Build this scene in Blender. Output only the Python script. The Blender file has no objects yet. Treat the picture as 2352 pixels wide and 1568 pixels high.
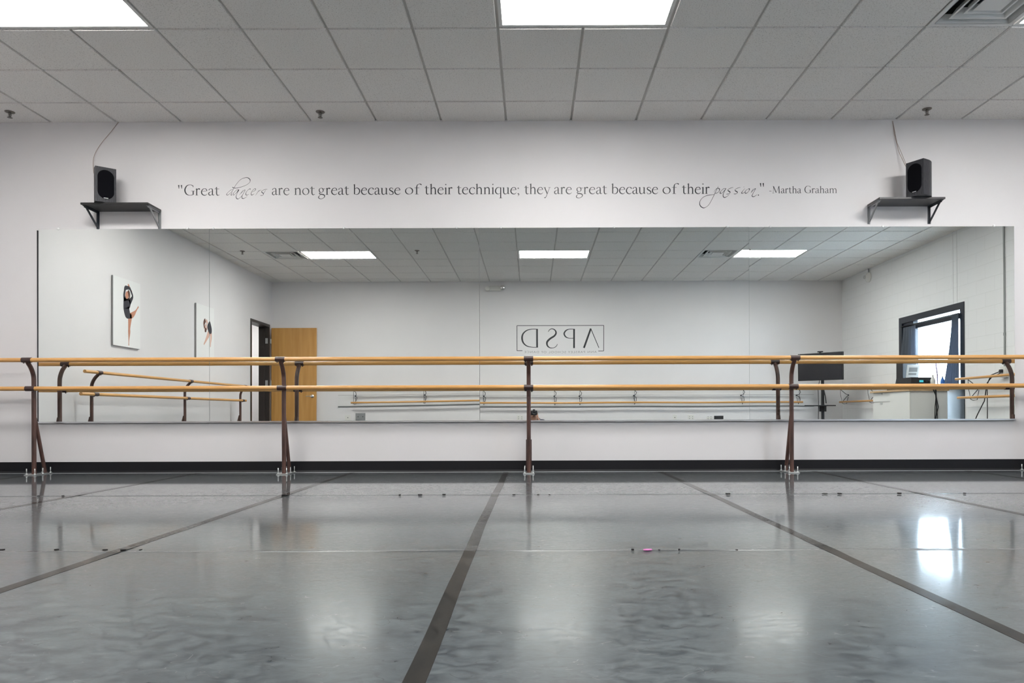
import bpy, bmesh, math, random
from mathutils import Vector, Matrix

S = bpy.context.scene
COL = S.collection
random.seed(7)

# ------------------------------------------------------------------ camera, world, exposure
F = 1674.0; VX = 1222.0; VY = 947.0; ROLL = 0.0031
H = 0.556            # camera height
D = 6.844            # mirror wall
BACK = -1.26; LEFT = -5.33; RIGHT = 6.36
CZ = H + 2.737       # ceiling tile faces
cam_d = bpy.data.cameras.new('camera'); cam = bpy.data.objects.new('camera', cam_d); COL.objects.link(cam)
cam_d.sensor_width = 36.0; cam_d.lens = 36.0 * F / 2352.0
cam_d.shift_x = -(VX - 1176) / 2352.0; cam_d.shift_y = (VY - 784) / 2352.0
cam_d.clip_start = 0.005; cam_d.clip_end = 200
cam.matrix_world = Matrix.Translation((0, 0, H)) @ Matrix.Rotation(math.radians(90), 4, 'X') @ Matrix.Rotation(-ROLL, 4, 'Z')
S.camera = cam

W = bpy.data.worlds.new('daylight'); S.world = W; W.use_nodes = True
wb = W.node_tree.nodes['Background']
wb.inputs[0].default_value = (0.74, 0.86, 1.0, 1); wb.inputs[1].default_value = 8.0
S.view_settings.view_transform = 'Standard'; S.view_settings.look = 'None'
S.view_settings.exposure = 1.94; S.view_settings.gamma = 1.0
S.view_settings.use_curve_mapping = False
LAMP = 10.5          # emission of the ceiling light diffusers

portal_d = bpy.data.lights.new('window_portal', 'AREA'); portal = bpy.data.objects.new('window_portal', portal_d); COL.objects.link(portal)
portal_d.shape = 'RECTANGLE'; portal_d.size = 2.2; portal_d.size_y = 1.9; portal_d.cycles.is_portal = True
portal.location = (RIGHT + 0.30, 2.01, 1.10); portal.rotation_euler = (0, math.radians(90), 0)

# ------------------------------------------------------------------ materials
MATS = {}
def mat(name, col, rough=0.5, metal=0.0, spec=0.5, **k):
    m = bpy.data.materials.new(name); m.use_nodes = True
    b = m.node_tree.nodes['Principled BSDF']
    b.inputs['Base Color'].default_value = (*col, 1); b.inputs['Roughness'].default_value = rough
    b.inputs['Metallic'].default_value = metal; b.inputs['Specular IOR Level'].default_value = spec
    for kk, v in k.items(): b.inputs[kk].default_value = v
    MATS[name] = m
    return m
def N(m, t, **k):
    n = m.node_tree.nodes.new(t)
    for a, v in k.items(): setattr(n, a, v)
    return n
def L(m, a, b): m.node_tree.links.new(a, b)
def B(m): return m.node_tree.nodes['Principled BSDF']
def noisy(m, scale, c1, c2, lo=0.35, hi=0.65, stretch=(1, 1, 1), detail=4, bump=0.0, bscale=None, rough=None):
    tc = N(m, 'ShaderNodeTexCoord'); mp = N(m, 'ShaderNodeMapping'); mp.inputs['Scale'].default_value = stretch
    nz = N(m, 'ShaderNodeTexNoise'); nz.inputs['Scale'].default_value = scale; nz.inputs['Detail'].default_value = detail
    cr = N(m, 'ShaderNodeValToRGB'); cr.color_ramp.elements[0].position = lo; cr.color_ramp.elements[1].position = hi
    cr.color_ramp.elements[0].color = (*c1, 1); cr.color_ramp.elements[1].color = (*c2, 1)
    L(m, tc.outputs['Object'], mp.inputs[0]); L(m, mp.outputs[0], nz.inputs['Vector']); L(m, nz.outputs[0], cr.inputs[0])
    L(m, cr.outputs[0], B(m).inputs['Base Color'])
    if bump:
        bp = N(m, 'ShaderNodeBump'); bp.inputs['Strength'].default_value = bump; bp.inputs['Distance'].default_value = 0.002
        n2 = N(m, 'ShaderNodeTexNoise'); n2.inputs['Scale'].default_value = bscale or scale; n2.inputs['Detail'].default_value = 3
        L(m, mp.outputs[0], n2.inputs['Vector']); L(m, n2.outputs[0], bp.inputs['Height']); L(m, bp.outputs[0], B(m).inputs['Normal'])
    if rough:
        mr = N(m, 'ShaderNodeMapRange'); mr.inputs[3].default_value = rough[0]; mr.inputs[4].default_value = rough[1]
        L(m, nz.outputs[0], mr.inputs[0]); L(m, mr.outputs[0], B(m).inputs['Roughness'])
    return m

paint = noisy(mat('wall_paint', (0.7, 0.68, 0.69), 0.55), 1.3, (0.735, 0.715, 0.725), (0.755, 0.735, 0.745), bump=0.12, bscale=260)
tile_m = noisy(mat('ceiling_tile', (0.7, 0.7, 0.7), 0.9, spec=0.1), 120, (0.54, 0.52, 0.50), (0.84, 0.82, 0.80), 0.28, 0.46, detail=6, bump=0.5, bscale=150)
grid_m = mat('ceiling_grid', (0.54, 0.52, 0.50), 0.55)  # darkened grey: shadow of the tile grooves is painted into the grid colour
base_m = mat('black_vinyl', (0.007, 0.007, 0.009), 0.5, spec=0.3)
rust = noisy(mat('brown_painted_steel', (0.1, 0.04, 0.03), 0.38), 30, (0.045, 0.022, 0.018), (0.115, 0.055, 0.042), stretch=(1, 1, 0.15), bump=0.15, bscale=200)
clampm = mat('dark_brown_steel', (0.05, 0.024, 0.02), 0.3)
steel = mat('zinc', (0.6, 0.62, 0.62), 0.35, 0.8)
chrome = mat('chrome', (0.8, 0.8, 0.8), 0.15, 1.0)
alu = mat('aluminium', (0.72, 0.73, 0.75), 0.28, 1.0)
bwhite = mat('white_plastic', (0.72, 0.71, 0.68), 0.4)
lightframe = mat('white_enamel', (0.75, 0.75, 0.74), 0.45)
black = mat('black_plastic', (0.012, 0.012, 0.014), 0.45)
blackw = noisy(mat('black_ash', (0.03, 0.03, 0.035), 0.45), 40, (0.012, 0.012, 0.016), (0.045, 0.046, 0.055), stretch=(6, 6, 0.5))
grille = mat('black_cloth', (0.004, 0.004, 0.006), 0.9, spec=0.1)
cable_w = mat('cream_cable', (0.42, 0.34, 0.30), 0.5)
cable_b = mat('black_cable', (0.01, 0.01, 0.012), 0.5)
bracket_g = mat('grey_bracket', (0.30, 0.31, 0.32), 0.4, 0.4)
bracket_d = mat('dark_bracket', (0.05, 0.055, 0.065), 0.4, 0.3)
decal = mat('vinyl_lettering', (0.022, 0.024, 0.03), 0.42)
decal_g = mat('grey_lettering', (0.30, 0.30, 0.29), 0.5)
cream = mat('cream_card', (0.62, 0.56, 0.40), 0.7)
canvas_m = mat('canvas_white', (0.80, 0.80, 0.80), 0.7)
canvas_side = mat('canvas_edge', (0.30, 0.30, 0.30), 0.7)
skin_p = mat('printed_skin', (0.55, 0.25, 0.16), 0.7); skin_p2 = mat('printed_pale_skin', (0.66, 0.42, 0.34), 0.7)
black_p = mat('printed_black', (0.03, 0.03, 0.04), 0.7); hair_p = mat('printed_hair', (0.11, 0.045, 0.03), 0.7)
skin = mat('skin', (0.60, 0.34, 0.24), 0.5); hairm = mat('brown_hair', (0.05, 0.025, 0.015), 0.6)
shirt_m = noisy(mat('navy_cotton', (0.02, 0.025, 0.06), 0.9), 60, (0.018, 0.022, 0.05), (0.035, 0.04, 0.085))
jean_m = noisy(mat('denim', (0.03, 0.05, 0.12), 0.9), 90, (0.025, 0.04, 0.09), (0.05, 0.07, 0.15))
board_m = mat('painted_board', (0.73, 0.72, 0.72), 0.45)
bronze = mat('bronze_frame', (0.035, 0.028, 0.025), 0.4)
navyframe = mat('black_window_frame', (0.010, 0.014, 0.024), 0.35)
screen = mat('tv_screen', (0.008, 0.008, 0.012), 0.25)
cyan = mat('display_cyan', (0.05, 0.5, 0.6), 0.4, **{'Emission Color': (0.1, 0.8, 1, 1), 'Emission Strength': 0.12})
blue_l = mat('blue_label', (0.03, 0.15, 0.5), 0.4)
cabinet_m = mat('white_laminate', (0.76, 0.76, 0.74), 0.4)
tape_m = noisy(mat('dark_gaffer_tape', (0.05, 0.05, 0.045), 0.30, spec=0.08), 9, (0.010, 0.010, 0.009), (0.026, 0.024, 0.021), stretch=(3, 1, 1), rough=(0.4, 0.6))

cleartape = mat('clear_seam_tape', (0.068, 0.078, 0.084), 0.40, spec=0.3)
scrap_m = mat('black_tape_scrap', (0.006, 0.006, 0.006), 0.8)
pink_m = mat('pink_tape', (0.75, 0.22, 0.55), 0.6)
ventdark = mat('duct_dark', (0.03, 0.03, 0.03), 0.8)
hallfloor = mat('hall_floor', (0.3, 0.29, 0.27), 0.5)
curt = mat('slate_curtain', (0.09, 0.105, 0.13), 0.8)
def curtain_nodes(m):
    tr = N(m, 'ShaderNodeBsdfTranslucent'); tr.inputs[0].default_value = (0.26, 0.30, 0.37, 1)
    mx = N(m, 'ShaderNodeMixShader'); mx.inputs[0].default_value = 0.30
    out = m.node_tree.nodes['Material Output']
    L(m, B(m).outputs[0], mx.inputs[1]); L(m, tr.outputs[0], mx.inputs[2]); L(m, mx.outputs[0], out.inputs[0])
curtain_nodes(curt)
glass = bpy.data.materials.new('window_glass'); glass.use_nodes = True
def glass_nodes(m):
    nt = m.node_tree; nt.nodes.remove(B(m)); out = nt.nodes['Material Output']
    t = N(m, 'ShaderNodeBsdfTransparent'); t.inputs[0].default_value = (0.93, 0.96, 0.98, 1)
    g = N(m, 'ShaderNodeBsdfGlossy'); g.inputs['Roughness'].default_value = 0.02
    mx = N(m, 'ShaderNodeMixShader'); mx.inputs[0].default_value = 0.07
    L(m, t.outputs[0], mx.inputs[1]); L(m, g.outputs[0], mx.inputs[2]); L(m, mx.outputs[0], out.inputs[0])
glass_nodes(glass)
mirror_m = mat('mirror_glass', (0.865, 0.895, 0.875), 0.0, 1.0)
mirror_edge = mat('mirror_glass_edge', (0.42, 0.50, 0.47), 0.15)
clipm = mat('clear_plastic_clip', (0.85, 0.85, 0.85), 0.15)
lens_m = mat('light_diffuser', (0.9, 0.9, 0.9), 0.6, **{'Emission Color': (1.0, 0.985, 0.955, 1), 'Emission Strength': LAMP})
hall_fill_m = mat('added_hall_fill', (0.9, 0.9, 0.9), 0.6, **{'Emission Color': (1.0, 0.985, 0.96, 1), 'Emission Strength': 5.5})  # glow of the added, unseen hall lamp

def wood_mat(name, c1, c2, axis, scale=9.0, rough=0.3, coat=0.2):
    m = mat(name, c1, rough); st = [scale * 6] * 3; st[axis] = scale * 0.35
    noisy(m, 1.0, c1, c2, 0.3, 0.7, stretch=tuple(st), detail=5)
    B(m).inputs['Coat Weight'].default_value = coat; B(m).inputs['Coat Roughness'].default_value = 0.2
    return m
rail_x = wood_mat('varnished_rail_wood', (0.60, 0.31, 0.095), (0.68, 0.37, 0.125), 0, 6)
rail_y = wood_mat('varnished_rail_wood_side', (0.60, 0.31, 0.095), (0.68, 0.37, 0.125), 1, 6)
door_w = wood_mat('oak_veneer', (0.50, 0.245, 0.060), (0.62, 0.33, 0.095), 2, 3, 0.4)
counter_w = wood_mat('beech_worktop', (0.50, 0.33, 0.17), (0.58, 0.40, 0.22), 1, 5, 0.4)

# painted concrete block
block = mat('painted_block', (0.7, 0.7, 0.7), 0.6)
def block_nodes(m):
    tc = N(m, 'ShaderNodeTexCoord'); sx = N(m, 'ShaderNodeSeparateXYZ'); cx = N(m, 'ShaderNodeCombineXYZ')
    L(m, tc.outputs['Object'], sx.inputs[0]); L(m, sx.outputs[1], cx.inputs[0]); L(m, sx.outputs[2], cx.inputs[1])
    br = N(m, 'ShaderNodeTexBrick'); br.offset = 0.5
    br.inputs['Scale'].default_value = 1.0; br.inputs['Brick Width'].default_value = 0.406; br.inputs['Row Height'].default_value = 0.203
    br.inputs['Mortar Size'].default_value = 0.006; br.inputs['Mortar Smooth'].default_value = 0.4
    br.inputs['Color1'].default_value = (0.80, 0.80, 0.805, 1); br.inputs['Color2'].default_value = (0.81, 0.81, 0.815, 1); br.inputs['Mortar'].default_value = (0.76, 0.76, 0.76, 1)
    L(m, cx.outputs[0], br.inputs['Vector']); L(m, br.outputs['Color'], B(m).inputs['Base Color'])
    nz = N(m, 'ShaderNodeTexNoise'); nz.inputs['Scale'].default_value = 90
    mt = N(m, 'ShaderNodeMath', operation='MULTIPLY_ADD'); mt.inputs[1].default_value = -1.0
    m2 = N(m, 'ShaderNodeMath', operation='MULTIPLY'); m2.inputs[1].default_value = 0.25
    L(m, nz.outputs[0], m2.inputs[0]); L(m, br.outputs['Fac'], mt.inputs[0]); L(m, m2.outputs[0], mt.inputs[2])
    bp = N(m, 'ShaderNodeBump'); bp.inputs['Strength'].default_value = 0.4; bp.inputs['Distance'].default_value = 0.003
    L(m, mt.outputs[0], bp.inputs['Height']); L(m, bp.outputs[0], B(m).inputs['Normal'])
block_nodes(block)

# worn polished vinyl: a slightly rough surface reflects more and more like a mirror towards grazing angles
def gloss_coat(m, near, far, marks=None):
    b = B(m)
    lw = N(m, 'ShaderNodeLayerWeight'); lw.inputs['Blend'].default_value = 0.5
    w = N(m, 'ShaderNodeMapRange', interpolation_type='SMOOTHSTEP'); w.inputs[1].default_value = 0.68; w.inputs[2].default_value = 0.93; w.inputs[3].default_value = near; w.inputs[4].default_value = far
    L(m, lw.outputs['Facing'], w.inputs[0])
    tc = N(m, 'ShaderNodeTexCoord'); mp = N(m, 'ShaderNodeMapping'); mp.inputs['Scale'].default_value = (0.8, 1.5, 1)
    n = N(m, 'ShaderNodeTexNoise'); n.inputs['Scale'].default_value = 42; n.inputs['Detail'].default_value = 8; n.inputs['Roughness'].default_value = 0.65; n.inputs['Distortion'].default_value = 1.5
    L(m, tc.outputs['Object'], mp.inputs[0]); L(m, mp.outputs[0], n.inputs['Vector'])
    r = N(m, 'ShaderNodeMapRange'); r.inputs[1].default_value = 0.36; r.inputs[2].default_value = 0.64; r.inputs[3].default_value = 0.15; r.inputs[4].default_value = 1.9
    L(m, n.outputs[0], r.inputs[0])
    f = N(m, 'ShaderNodeMapRange'); f.inputs[1].default_value = 0.72; f.inputs[2].default_value = 0.88; f.inputs[3].default_value = 1.0; f.inputs[4].default_value = 0.12
    L(m, lw.outputs['Facing'], f.inputs[0]); e = N(m, 'ShaderNodeMix'); e.inputs['A'].default_value = 1.0; L(m, f.outputs[0], e.inputs['Factor']); L(m, r.outputs[0], e.inputs['B'])
    x = N(m, 'ShaderNodeMath', operation='MULTIPLY'); x.use_clamp = True; L(m, w.outputs[0], x.inputs[0]); L(m, e.outputs['Result'], x.inputs[1]); L(m, x.outputs[0], b.inputs['Coat Weight'])
    cr = N(m, 'ShaderNodeMapRange'); cr.inputs[1].default_value = 0.70; cr.inputs[2].default_value = 0.90; cr.inputs[3].default_value = 0.17; cr.inputs[4].default_value = 0.05
    L(m, lw.outputs['Facing'], cr.inputs[0]); L(m, cr.outputs[0], b.inputs['Coat Roughness'])

# marley dance floor: mottled grey vinyl with fine squiggly scuffs
floor_m = mat('grey_dance_vinyl', (0.16, 0.17, 0.175), 0.25)
def floor_nodes(m):
    b = B(m)
    tc = N(m, 'ShaderNodeTexCoord'); mp = N(m, 'ShaderNodeMapping'); mp.inputs['Scale'].default_value = (1.0, 1.6, 1)
    L(m, tc.outputs['Object'], mp.inputs[0])
    big = N(m, 'ShaderNodeTexNoise'); big.inputs['Scale'].default_value = 1.1; big.inputs['Detail'].default_value = 3
    mid = N(m, 'ShaderNodeTexNoise'); mid.inputs['Scale'].default_value = 15; mid.inputs['Detail'].default_value = 8; mid.inputs['Roughness'].default_value = 0.62; mid.inputs['Distortion'].default_value = 1.2
    L(m, mp.outputs[0], big.inputs['Vector']); L(m, mp.outputs[0], mid.inputs['Vector'])
    c1 = N(m, 'ShaderNodeValToRGB'); c1.color_ramp.elements[0].position = 0.36; c1.color_ramp.elements[1].position = 0.64
    c1.color_ramp.elements[0].color = (0.026, 0.035, 0.042, 1); c1.color_ramp.elements[1].color = (0.098, 0.118, 0.126, 1)
    L(m, mid.outputs[0], c1.inputs[0])
    # dark scuff lines: narrow band of a distorted noise
    def lines(scale, width, dist, off):
        mp2 = N(m, 'ShaderNodeMapping'); mp2.inputs['Location'].default_value = (off, off * 1.7, 0); mp2.inputs['Scale'].default_value = (1, 2.2, 1); mp2.inputs['Rotation'].default_value = (0, 0, 0.4 * off)
        n = N(m, 'ShaderNodeTexNoise'); n.inputs['Scale'].default_value = scale; n.inputs['Detail'].default_value = 1.5; n.inputs['Distortion'].default_value = dist
        gate = N(m, 'ShaderNodeTexNoise'); gate.inputs['Scale'].default_value = scale * 1.3; gate.inputs['Detail'].default_value = 2
        L(m, tc.outputs['Object'], mp2.inputs[0]); L(m, mp2.outputs[0], n.inputs['Vector']); L(m, mp2.outputs[0], gate.inputs['Vector'])
        s = N(m, 'ShaderNodeMath', operation='SUBTRACT'); s.inputs[1].default_value = 0.5; L(m, n.outputs[0], s.inputs[0])
        a = N(m, 'ShaderNodeMath', operation='ABSOLUTE'); L(m, s.outputs[0], a.inputs[0])
        r = N(m, 'ShaderNodeMapRange'); r.inputs[1].default_value = 0; r.inputs[2].default_value = width; r.inputs[3].default_value = 1; r.inputs[4].default_value = 0
        L(m, a.outputs[0], r.inputs[0])
        g = N(m, 'ShaderNodeMapRange'); g.inputs[1].default_value = 0.52; g.inputs[2].default_value = 0.60
        L(m, gate.outputs[0], g.inputs[0])
        o = N(m, 'ShaderNodeMath', operation='MULTIPLY'); L(m, r.outputs[0], o.inputs[0]); L(m, g.outputs[0], o.inputs[1])
        return o
    dk = lines(5.0, 0.012, 1.6, 1.3); lt = lines(4.0, 0.007, 2.6, 4.1)
    m1 = N(m, 'ShaderNodeMix', data_type='RGBA'); m1.inputs['B'].default_value = (0.03, 0.034, 0.038, 1)
    sc = N(m, 'ShaderNodeMath', operation='MULTIPLY'); sc.inputs[1].default_value = 0.9
    L(m, dk.outputs[0], sc.inputs[0]); L(m, sc.outputs[0], m1.inputs['Factor']); L(m, c1.outputs[0], m1.inputs['A'])
    m2 = N(m, 'ShaderNodeMix', data_type='RGBA'); m2.inputs['B'].default_value = (0.28, 0.28, 0.27, 1)
    sc2 = N(m, 'ShaderNodeMath', operation='MULTIPLY'); sc2.inputs[1].default_value = 0.5
    L(m, lt.outputs[0], sc2.inputs[0]); L(m, sc2.outputs[0], m2.inputs['Factor']); L(m, m1.outputs['Result'], m2.inputs['A'])
    m3 = N(m, 'ShaderNodeMix', data_type='RGBA', blend_type='MULTIPLY'); m3.inputs['Factor'].default_value = 1
    c2 = N(m, 'ShaderNodeValToRGB'); c2.color_ramp.elements[0].position = 0.3; c2.color_ramp.elements[1].position = 0.7
    c2.color_ramp.elements[0].color = (0.82, 0.83, 0.86, 1); c2.color_ramp.elements[1].color = (1.05, 1.05, 1.03, 1)
    L(m, big.outputs[0], c2.inputs[0]); L(m, m2.outputs['Result'], m3.inputs['A']); L(m, c2.outputs[0], m3.inputs['B'])
    L(m, m3.outputs['Result'], b.inputs['Base Color'])
    b.inputs['Specular IOR Level'].default_value = 0.30
    r = N(m, 'ShaderNodeMapRange'); r.inputs[1].default_value = 0.3; r.inputs[2].default_value = 0.7; r.inputs[3].default_value = 0.27; r.inputs[4].default_value = 0.46
    L(m, mid.outputs[0], r.inputs[0]); L(m, r.outputs[0], b.inputs['Roughness'])
    ad = N(m, 'ShaderNodeMath', operation='MULTIPLY_ADD'); ad.inputs[1].default_value = 0.6; L(m, lt.outputs[0], ad.inputs[0]); L(m, mid.outputs[0], ad.inputs[2])
    bp = N(m, 'ShaderNodeBump'); bp.inputs['Strength'].default_value = 0.10; bp.inputs['Distance'].default_value = 0.0006
    L(m, ad.outputs[0], bp.inputs['Height']); L(m, bp.outputs[0], b.inputs['Normal'])
    bp2 = N(m, 'ShaderNodeBump'); bp2.inputs['Distance'].default_value = 0.0006; lw = N(m, 'ShaderNodeLayerWeight'); bs = N(m, 'ShaderNodeMapRange'); bs.inputs[1].default_value = 0.70; bs.inputs[2].default_value = 0.86; bs.inputs[3].default_value = 0.16; bs.inputs[4].default_value = 0.03
    L(m, lw.outputs['Facing'], bs.inputs[0]); L(m, bs.outputs[0], bp2.inputs['Strength'])
    L(m, ad.outputs[0], bp2.inputs['Height']); L(m, bp2.outputs[0], b.inputs['Coat Normal'])
    gloss_coat(m, 0.11, 0.88, lt)
floor_nodes(floor_m)
gloss_coat(tape_m, 0.02, 0.70); gloss_coat(cleartape, 0.15, 0.9)

# ------------------------------------------------------------------ mesh helpers
class MB:
    def __init__(self): self.v = []; self.f = []; self.mi = []; self.sm = []
    def add(self, vs, fs, mi=0, smooth=False):
        o = len(self.v); self.v += [tuple(p) for p in vs]
        for f in fs: self.f.append([i + o for i in f]); self.mi.append(mi); self.sm.append(smooth)
        return self
    def box(self, x0, x1, y0, y1, z0, z1, mi=0, M=None):
        vs = [Vector((x, y, z)) for x in (x0, x1) for y in (y0, y1) for z in (z0, z1)]
        if M: vs = [M @ v for v in vs]
        return self.add(vs, [(0, 1, 3, 2), (4, 6, 7, 5), (0, 4, 5, 1), (2, 3, 7, 6), (0, 2, 6, 4), (1, 5, 7, 3)], mi)
    def bbox(self, x0, x1, y0, y1, z0, z1, r=0.004, mi=0, seg=2):
        bm = bmesh.new(); bmesh.ops.create_cube(bm, size=1)
        for v in bm.verts: v.co = Vector(((x0 + x1) / 2 + v.co.x * (x1 - x0), (y0 + y1) / 2 + v.co.y * (y1 - y0), (z0 + z1) / 2 + v.co.z * (z1 - z0)))
        bmesh.ops.bevel(bm, geom=bm.edges[:], offset=r, segments=seg, affect='EDGES', profile=0.5)
        bm.verts.index_update()
        self.add([v.co.copy() for v in bm.verts], [[v.index for v in f.verts] for f in bm.faces], mi); bm.free(); return self
    def tube(self, pts, r, seg=12, mi=0, cap=True, square=False):
        pts = [Vector(p) for p in pts]; n = len(pts)
        rs = r if isinstance(r, (list, tuple)) else [r] * n
        rings = []; up = None
        for i, p in enumerate(pts):
            t = (pts[min(i + 1, n - 1)] - pts[max(i - 1, 0)]).normalized()
            if up is None:
                up = Vector((0, 0, 1)) if abs(t.z) < 0.9 else Vector((0, 1, 0))
            a = (up - t * up.dot(t)).normalized(); b = t.cross(a); up = a
            ring = []
            for k in range(seg):
                th = 2 * math.pi * (k + (0.5 if square else 0)) / seg
                ring.append(p + (a * math.cos(th) + b * math.sin(th)) * rs[i])
            rings.append(ring)
        vs = [v for rg in rings for v in rg]; fs = []
        for i in range(n - 1):
            for k in range(seg):
                k2 = (k + 1) % seg; fs.append((i * seg + k, i * seg + k2, (i + 1) * seg + k2, (i + 1) * seg + k))
        self.add(vs, fs, mi, not square)
        if cap: self.add(rings[0], [list(range(seg))[::-1]], mi); self.add(rings[-1], [list(range(seg))], mi)
        return self
    def lathe(self, prof, c=(0, 0, 0), seg=24, mi=0, axis='Z'):
        vs = []; fs = []; n = len(prof)
        for (r, h) in prof:
            for k in range(seg):
                th = 2 * math.pi * k / seg; x, y = r * math.cos(th), r * math.sin(th)
                p = {'Z': (x, y, h), 'Y': (x, h, y), 'X': (h, x, y)}[axis]
                vs.append((p[0] + c[0], p[1] + c[1], p[2] + c[2]))
        for i in range(n - 1):
            for k in range(seg):
                k2 = (k + 1) % seg; fs.append((i * seg + k, i * seg + k2, (i + 1) * seg + k2, (i + 1) * seg + k))
        return self.add(vs, fs, mi, True)
    def prism(self, poly, h0, h1, axis='Z', mi=0):
        n = len(poly)
        def P(a, b, h): return {'Z': (a, b, h), 'Y': (a, h, b), 'X': (h, a, b)}[axis]
        vs = [P(a, b, h0) for a, b in poly] + [P(a, b, h1) for a, b in poly]
        fs = [list(range(n))[::-1], list(range(n, 2 * n))] + [(i, (i + 1) % n, n + (i + 1) % n, n + i) for i in range(n)]
        return self.add(vs, fs, mi)
    def build(self, name, mats, parent=None, loc=None, recalc=True):
        me = bpy.data.meshes.new(name); me.from_pydata(self.v, [], self.f)
        if not isinstance(mats, (list, tuple)): mats = [mats]
        for m in mats: me.materials.append(m)
        for i, p in enumerate(me.polygons): p.material_index = self.mi[i]; p.use_smooth = self.sm[i]
        if recalc:
            bm = bmesh.new(); bm.from_mesh(me); bmesh.ops.recalc_face_normals(bm, faces=bm.faces); bm.to_mesh(me); bm.free()
        o = bpy.data.objects.new(name, me); COL.objects.link(o)
        if parent: o.parent = parent
        if loc: o.location = loc
        return o

def tag(o, label, cat, group=None, kind=None):
    o['label'] = label; o['category'] = cat
    if group: o['group'] = group
    if kind: o['kind'] = kind
    return o
def thing(name, label, cat, loc=(0, 0, 0), rz=0, group=None):
    o = bpy.data.objects.new(name, None); COL.objects.link(o); o.location = loc; o.rotation_euler = (0, 0, rz)
    o.empty_display_size = 0.05
    return tag(o, label, cat, group)
def struct(o): o['kind'] = 'structure'; return o
def kids(o, allo): return [c for c in allo if c.parent == o]
def copy_tree(o, parent=None, allo=None):
    if allo is None: allo = list(COL.objects)
    c = o.copy(); COL.objects.link(c); c.parent = parent
    for ch in kids(o, allo): copy_tree(ch, c, allo)
    return c
def px(x, y):                                # remove the camera roll from a pixel
    return x - ROLL * (y - VY), y - ROLL * (VX - x)
def wallpt(x, y, d=D):                       # a point of the mirror wall plane
    a, b = px(x, y); return (a - VX) / F * d, H + (VY - b) / F * d
DB = 2 * D - BACK                            # path length to the back wall through the mirror
def backpt(x, y, s=4.0, mag=1.0):
    a, b = px(x, y); return (a - VX) / mag / F * DB, H + (VY - b + s) / F * DB

# ------------------------------------------------------------------ setting
struct(MB().box(LEFT - 0.2, RIGHT + 0.2, BACK - 0.2, D + 0.2, -0.1, 0).build('floor', floor_m))
struct(MB().box(LEFT - 0.2, RIGHT + 0.2, D, D + 0.2, 0, CZ + 0.1).build('wall_front', paint))
struct(MB().box(LEFT - 0.2, RIGHT + 0.2, BACK - 0.2, BACK, 0, CZ + 0.1).build('wall_back', paint))
DY0, DY1, DZ = -1.09, -0.18, 2.34            # doorway in the left wall
m = MB(); m.box(LEFT - 0.19, LEFT, BACK, DY0, 0, CZ + 0.1); m.box(LEFT - 0.19, LEFT, DY1, D, 0, CZ + 0.1); m.box(LEFT - 0.19, LEFT, DY0, DY1, DZ, CZ + 0.1)
struct(m.build('wall_left', paint))
WY0, WY1, WZ = 1.06, 2.96, 2.19              # storefront window in the right wall
m = MB(); m.box(RIGHT, RIGHT + 0.2, BACK, WY0, 0, CZ + 0.1); m.box(RIGHT, RIGHT + 0.2, WY1, D, 0, CZ + 0.1); m.box(RIGHT, RIGHT + 0.2, WY0, WY1, WZ, CZ + 0.1)
struct(m.build('wall_right', block))

# ceiling: grid plane with tiles hanging a little below it
TX0 = -0.236; TY0 = 6.413; T = 0.6096
cols = [TX0 + T * k for k in range(-9, 12)]; cols = [c for c in cols if LEFT < c < RIGHT]
rows = [TY0 - T * k for k in range(0, 14)]; rows = [r for r in rows if BACK < r < D]
cx = [LEFT] + cols + [RIGHT]; ry = [D] + rows + [BACK]
LIGHTX = [TX0 - 6 * T, TX0, TX0 + 6 * T]; LIGHTY = [TY0 - 3 * T, TY0 - 9 * T]        # left edge, back (small y) edge of each 2x4 light
VENTX = [TX0 - 7 * T, TX0 + 5 * T]
def taken(xm, ym):
    for ly in LIGHTY:
        if ly < ym < ly + T:
            if any(lx < xm < lx + 2 * T for lx in LIGHTX): return True
            if any(vx < xm < vx + T for vx in VENTX): return True
    return False
m = MB(); m.box(LEFT - 0.2, RIGHT + 0.2, BACK - 0.2, D + 0.2, CZ + 0.16, CZ + 0.2, 1)
g = 0.0125
for i in range(len(cx) - 1):
    for j in range(len(ry) - 1):
        x0, x1, y1, y0 = cx[i], cx[i + 1], ry[j], ry[j + 1]
        if taken((x0 + x1) / 2, (y0 + y1) / 2): continue
        a, b = x0 + (g if i else 0), x1 - (g if i < len(cx) - 2 else 0); c, d = y0 + (g if j < len(ry) - 2 else 0), y1 - (g if j else 0)
        dz = random.uniform(-0.0012, 0.0012); z = CZ + dz; e = 0.004
        m.add([(a, c, z), (b, c, z), (b, d, z), (a, d, z), (a - e, c - e, z + .013), (b + e, c - e, z + .013), (b + e, d + e, z + .013), (a - e, d + e, z + .013)],
              [(0, 1, 2, 3), (0, 4, 5, 1), (1, 5, 6, 2), (2, 6, 7, 3), (3, 7, 4, 0)], 0)
struct(m.build('ceiling', [tile_m, grid_m]))
m = MB()
for c in cols:
    for a, b in zip(ry[1:] , ry[:-1]):
        if taken(c - .1, (a + b) / 2) and taken(c + .1, (a + b) / 2): continue
        m.box(c - 0.0135, c + 0.0135, a, b, CZ + 0.012, CZ + 0.014); m.box(c - 0.002, c + 0.002, a, b, CZ + 0.014, CZ + 0.045)
for r in rows: m.box(LEFT, RIGHT, r - 0.0135, r + 0.0135, CZ + 0.0118, CZ + 0.0138); m.box(LEFT, RIGHT, r - 0.002, r + 0.002, CZ + 0.014, CZ + 0.045)
m.box(LEFT, RIGHT, D - 0.012, D, CZ + 0.012, CZ + 0.014); m.box(LEFT, RIGHT, BACK, BACK + 0.012, CZ + 0.012, CZ + 0.014)
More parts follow.
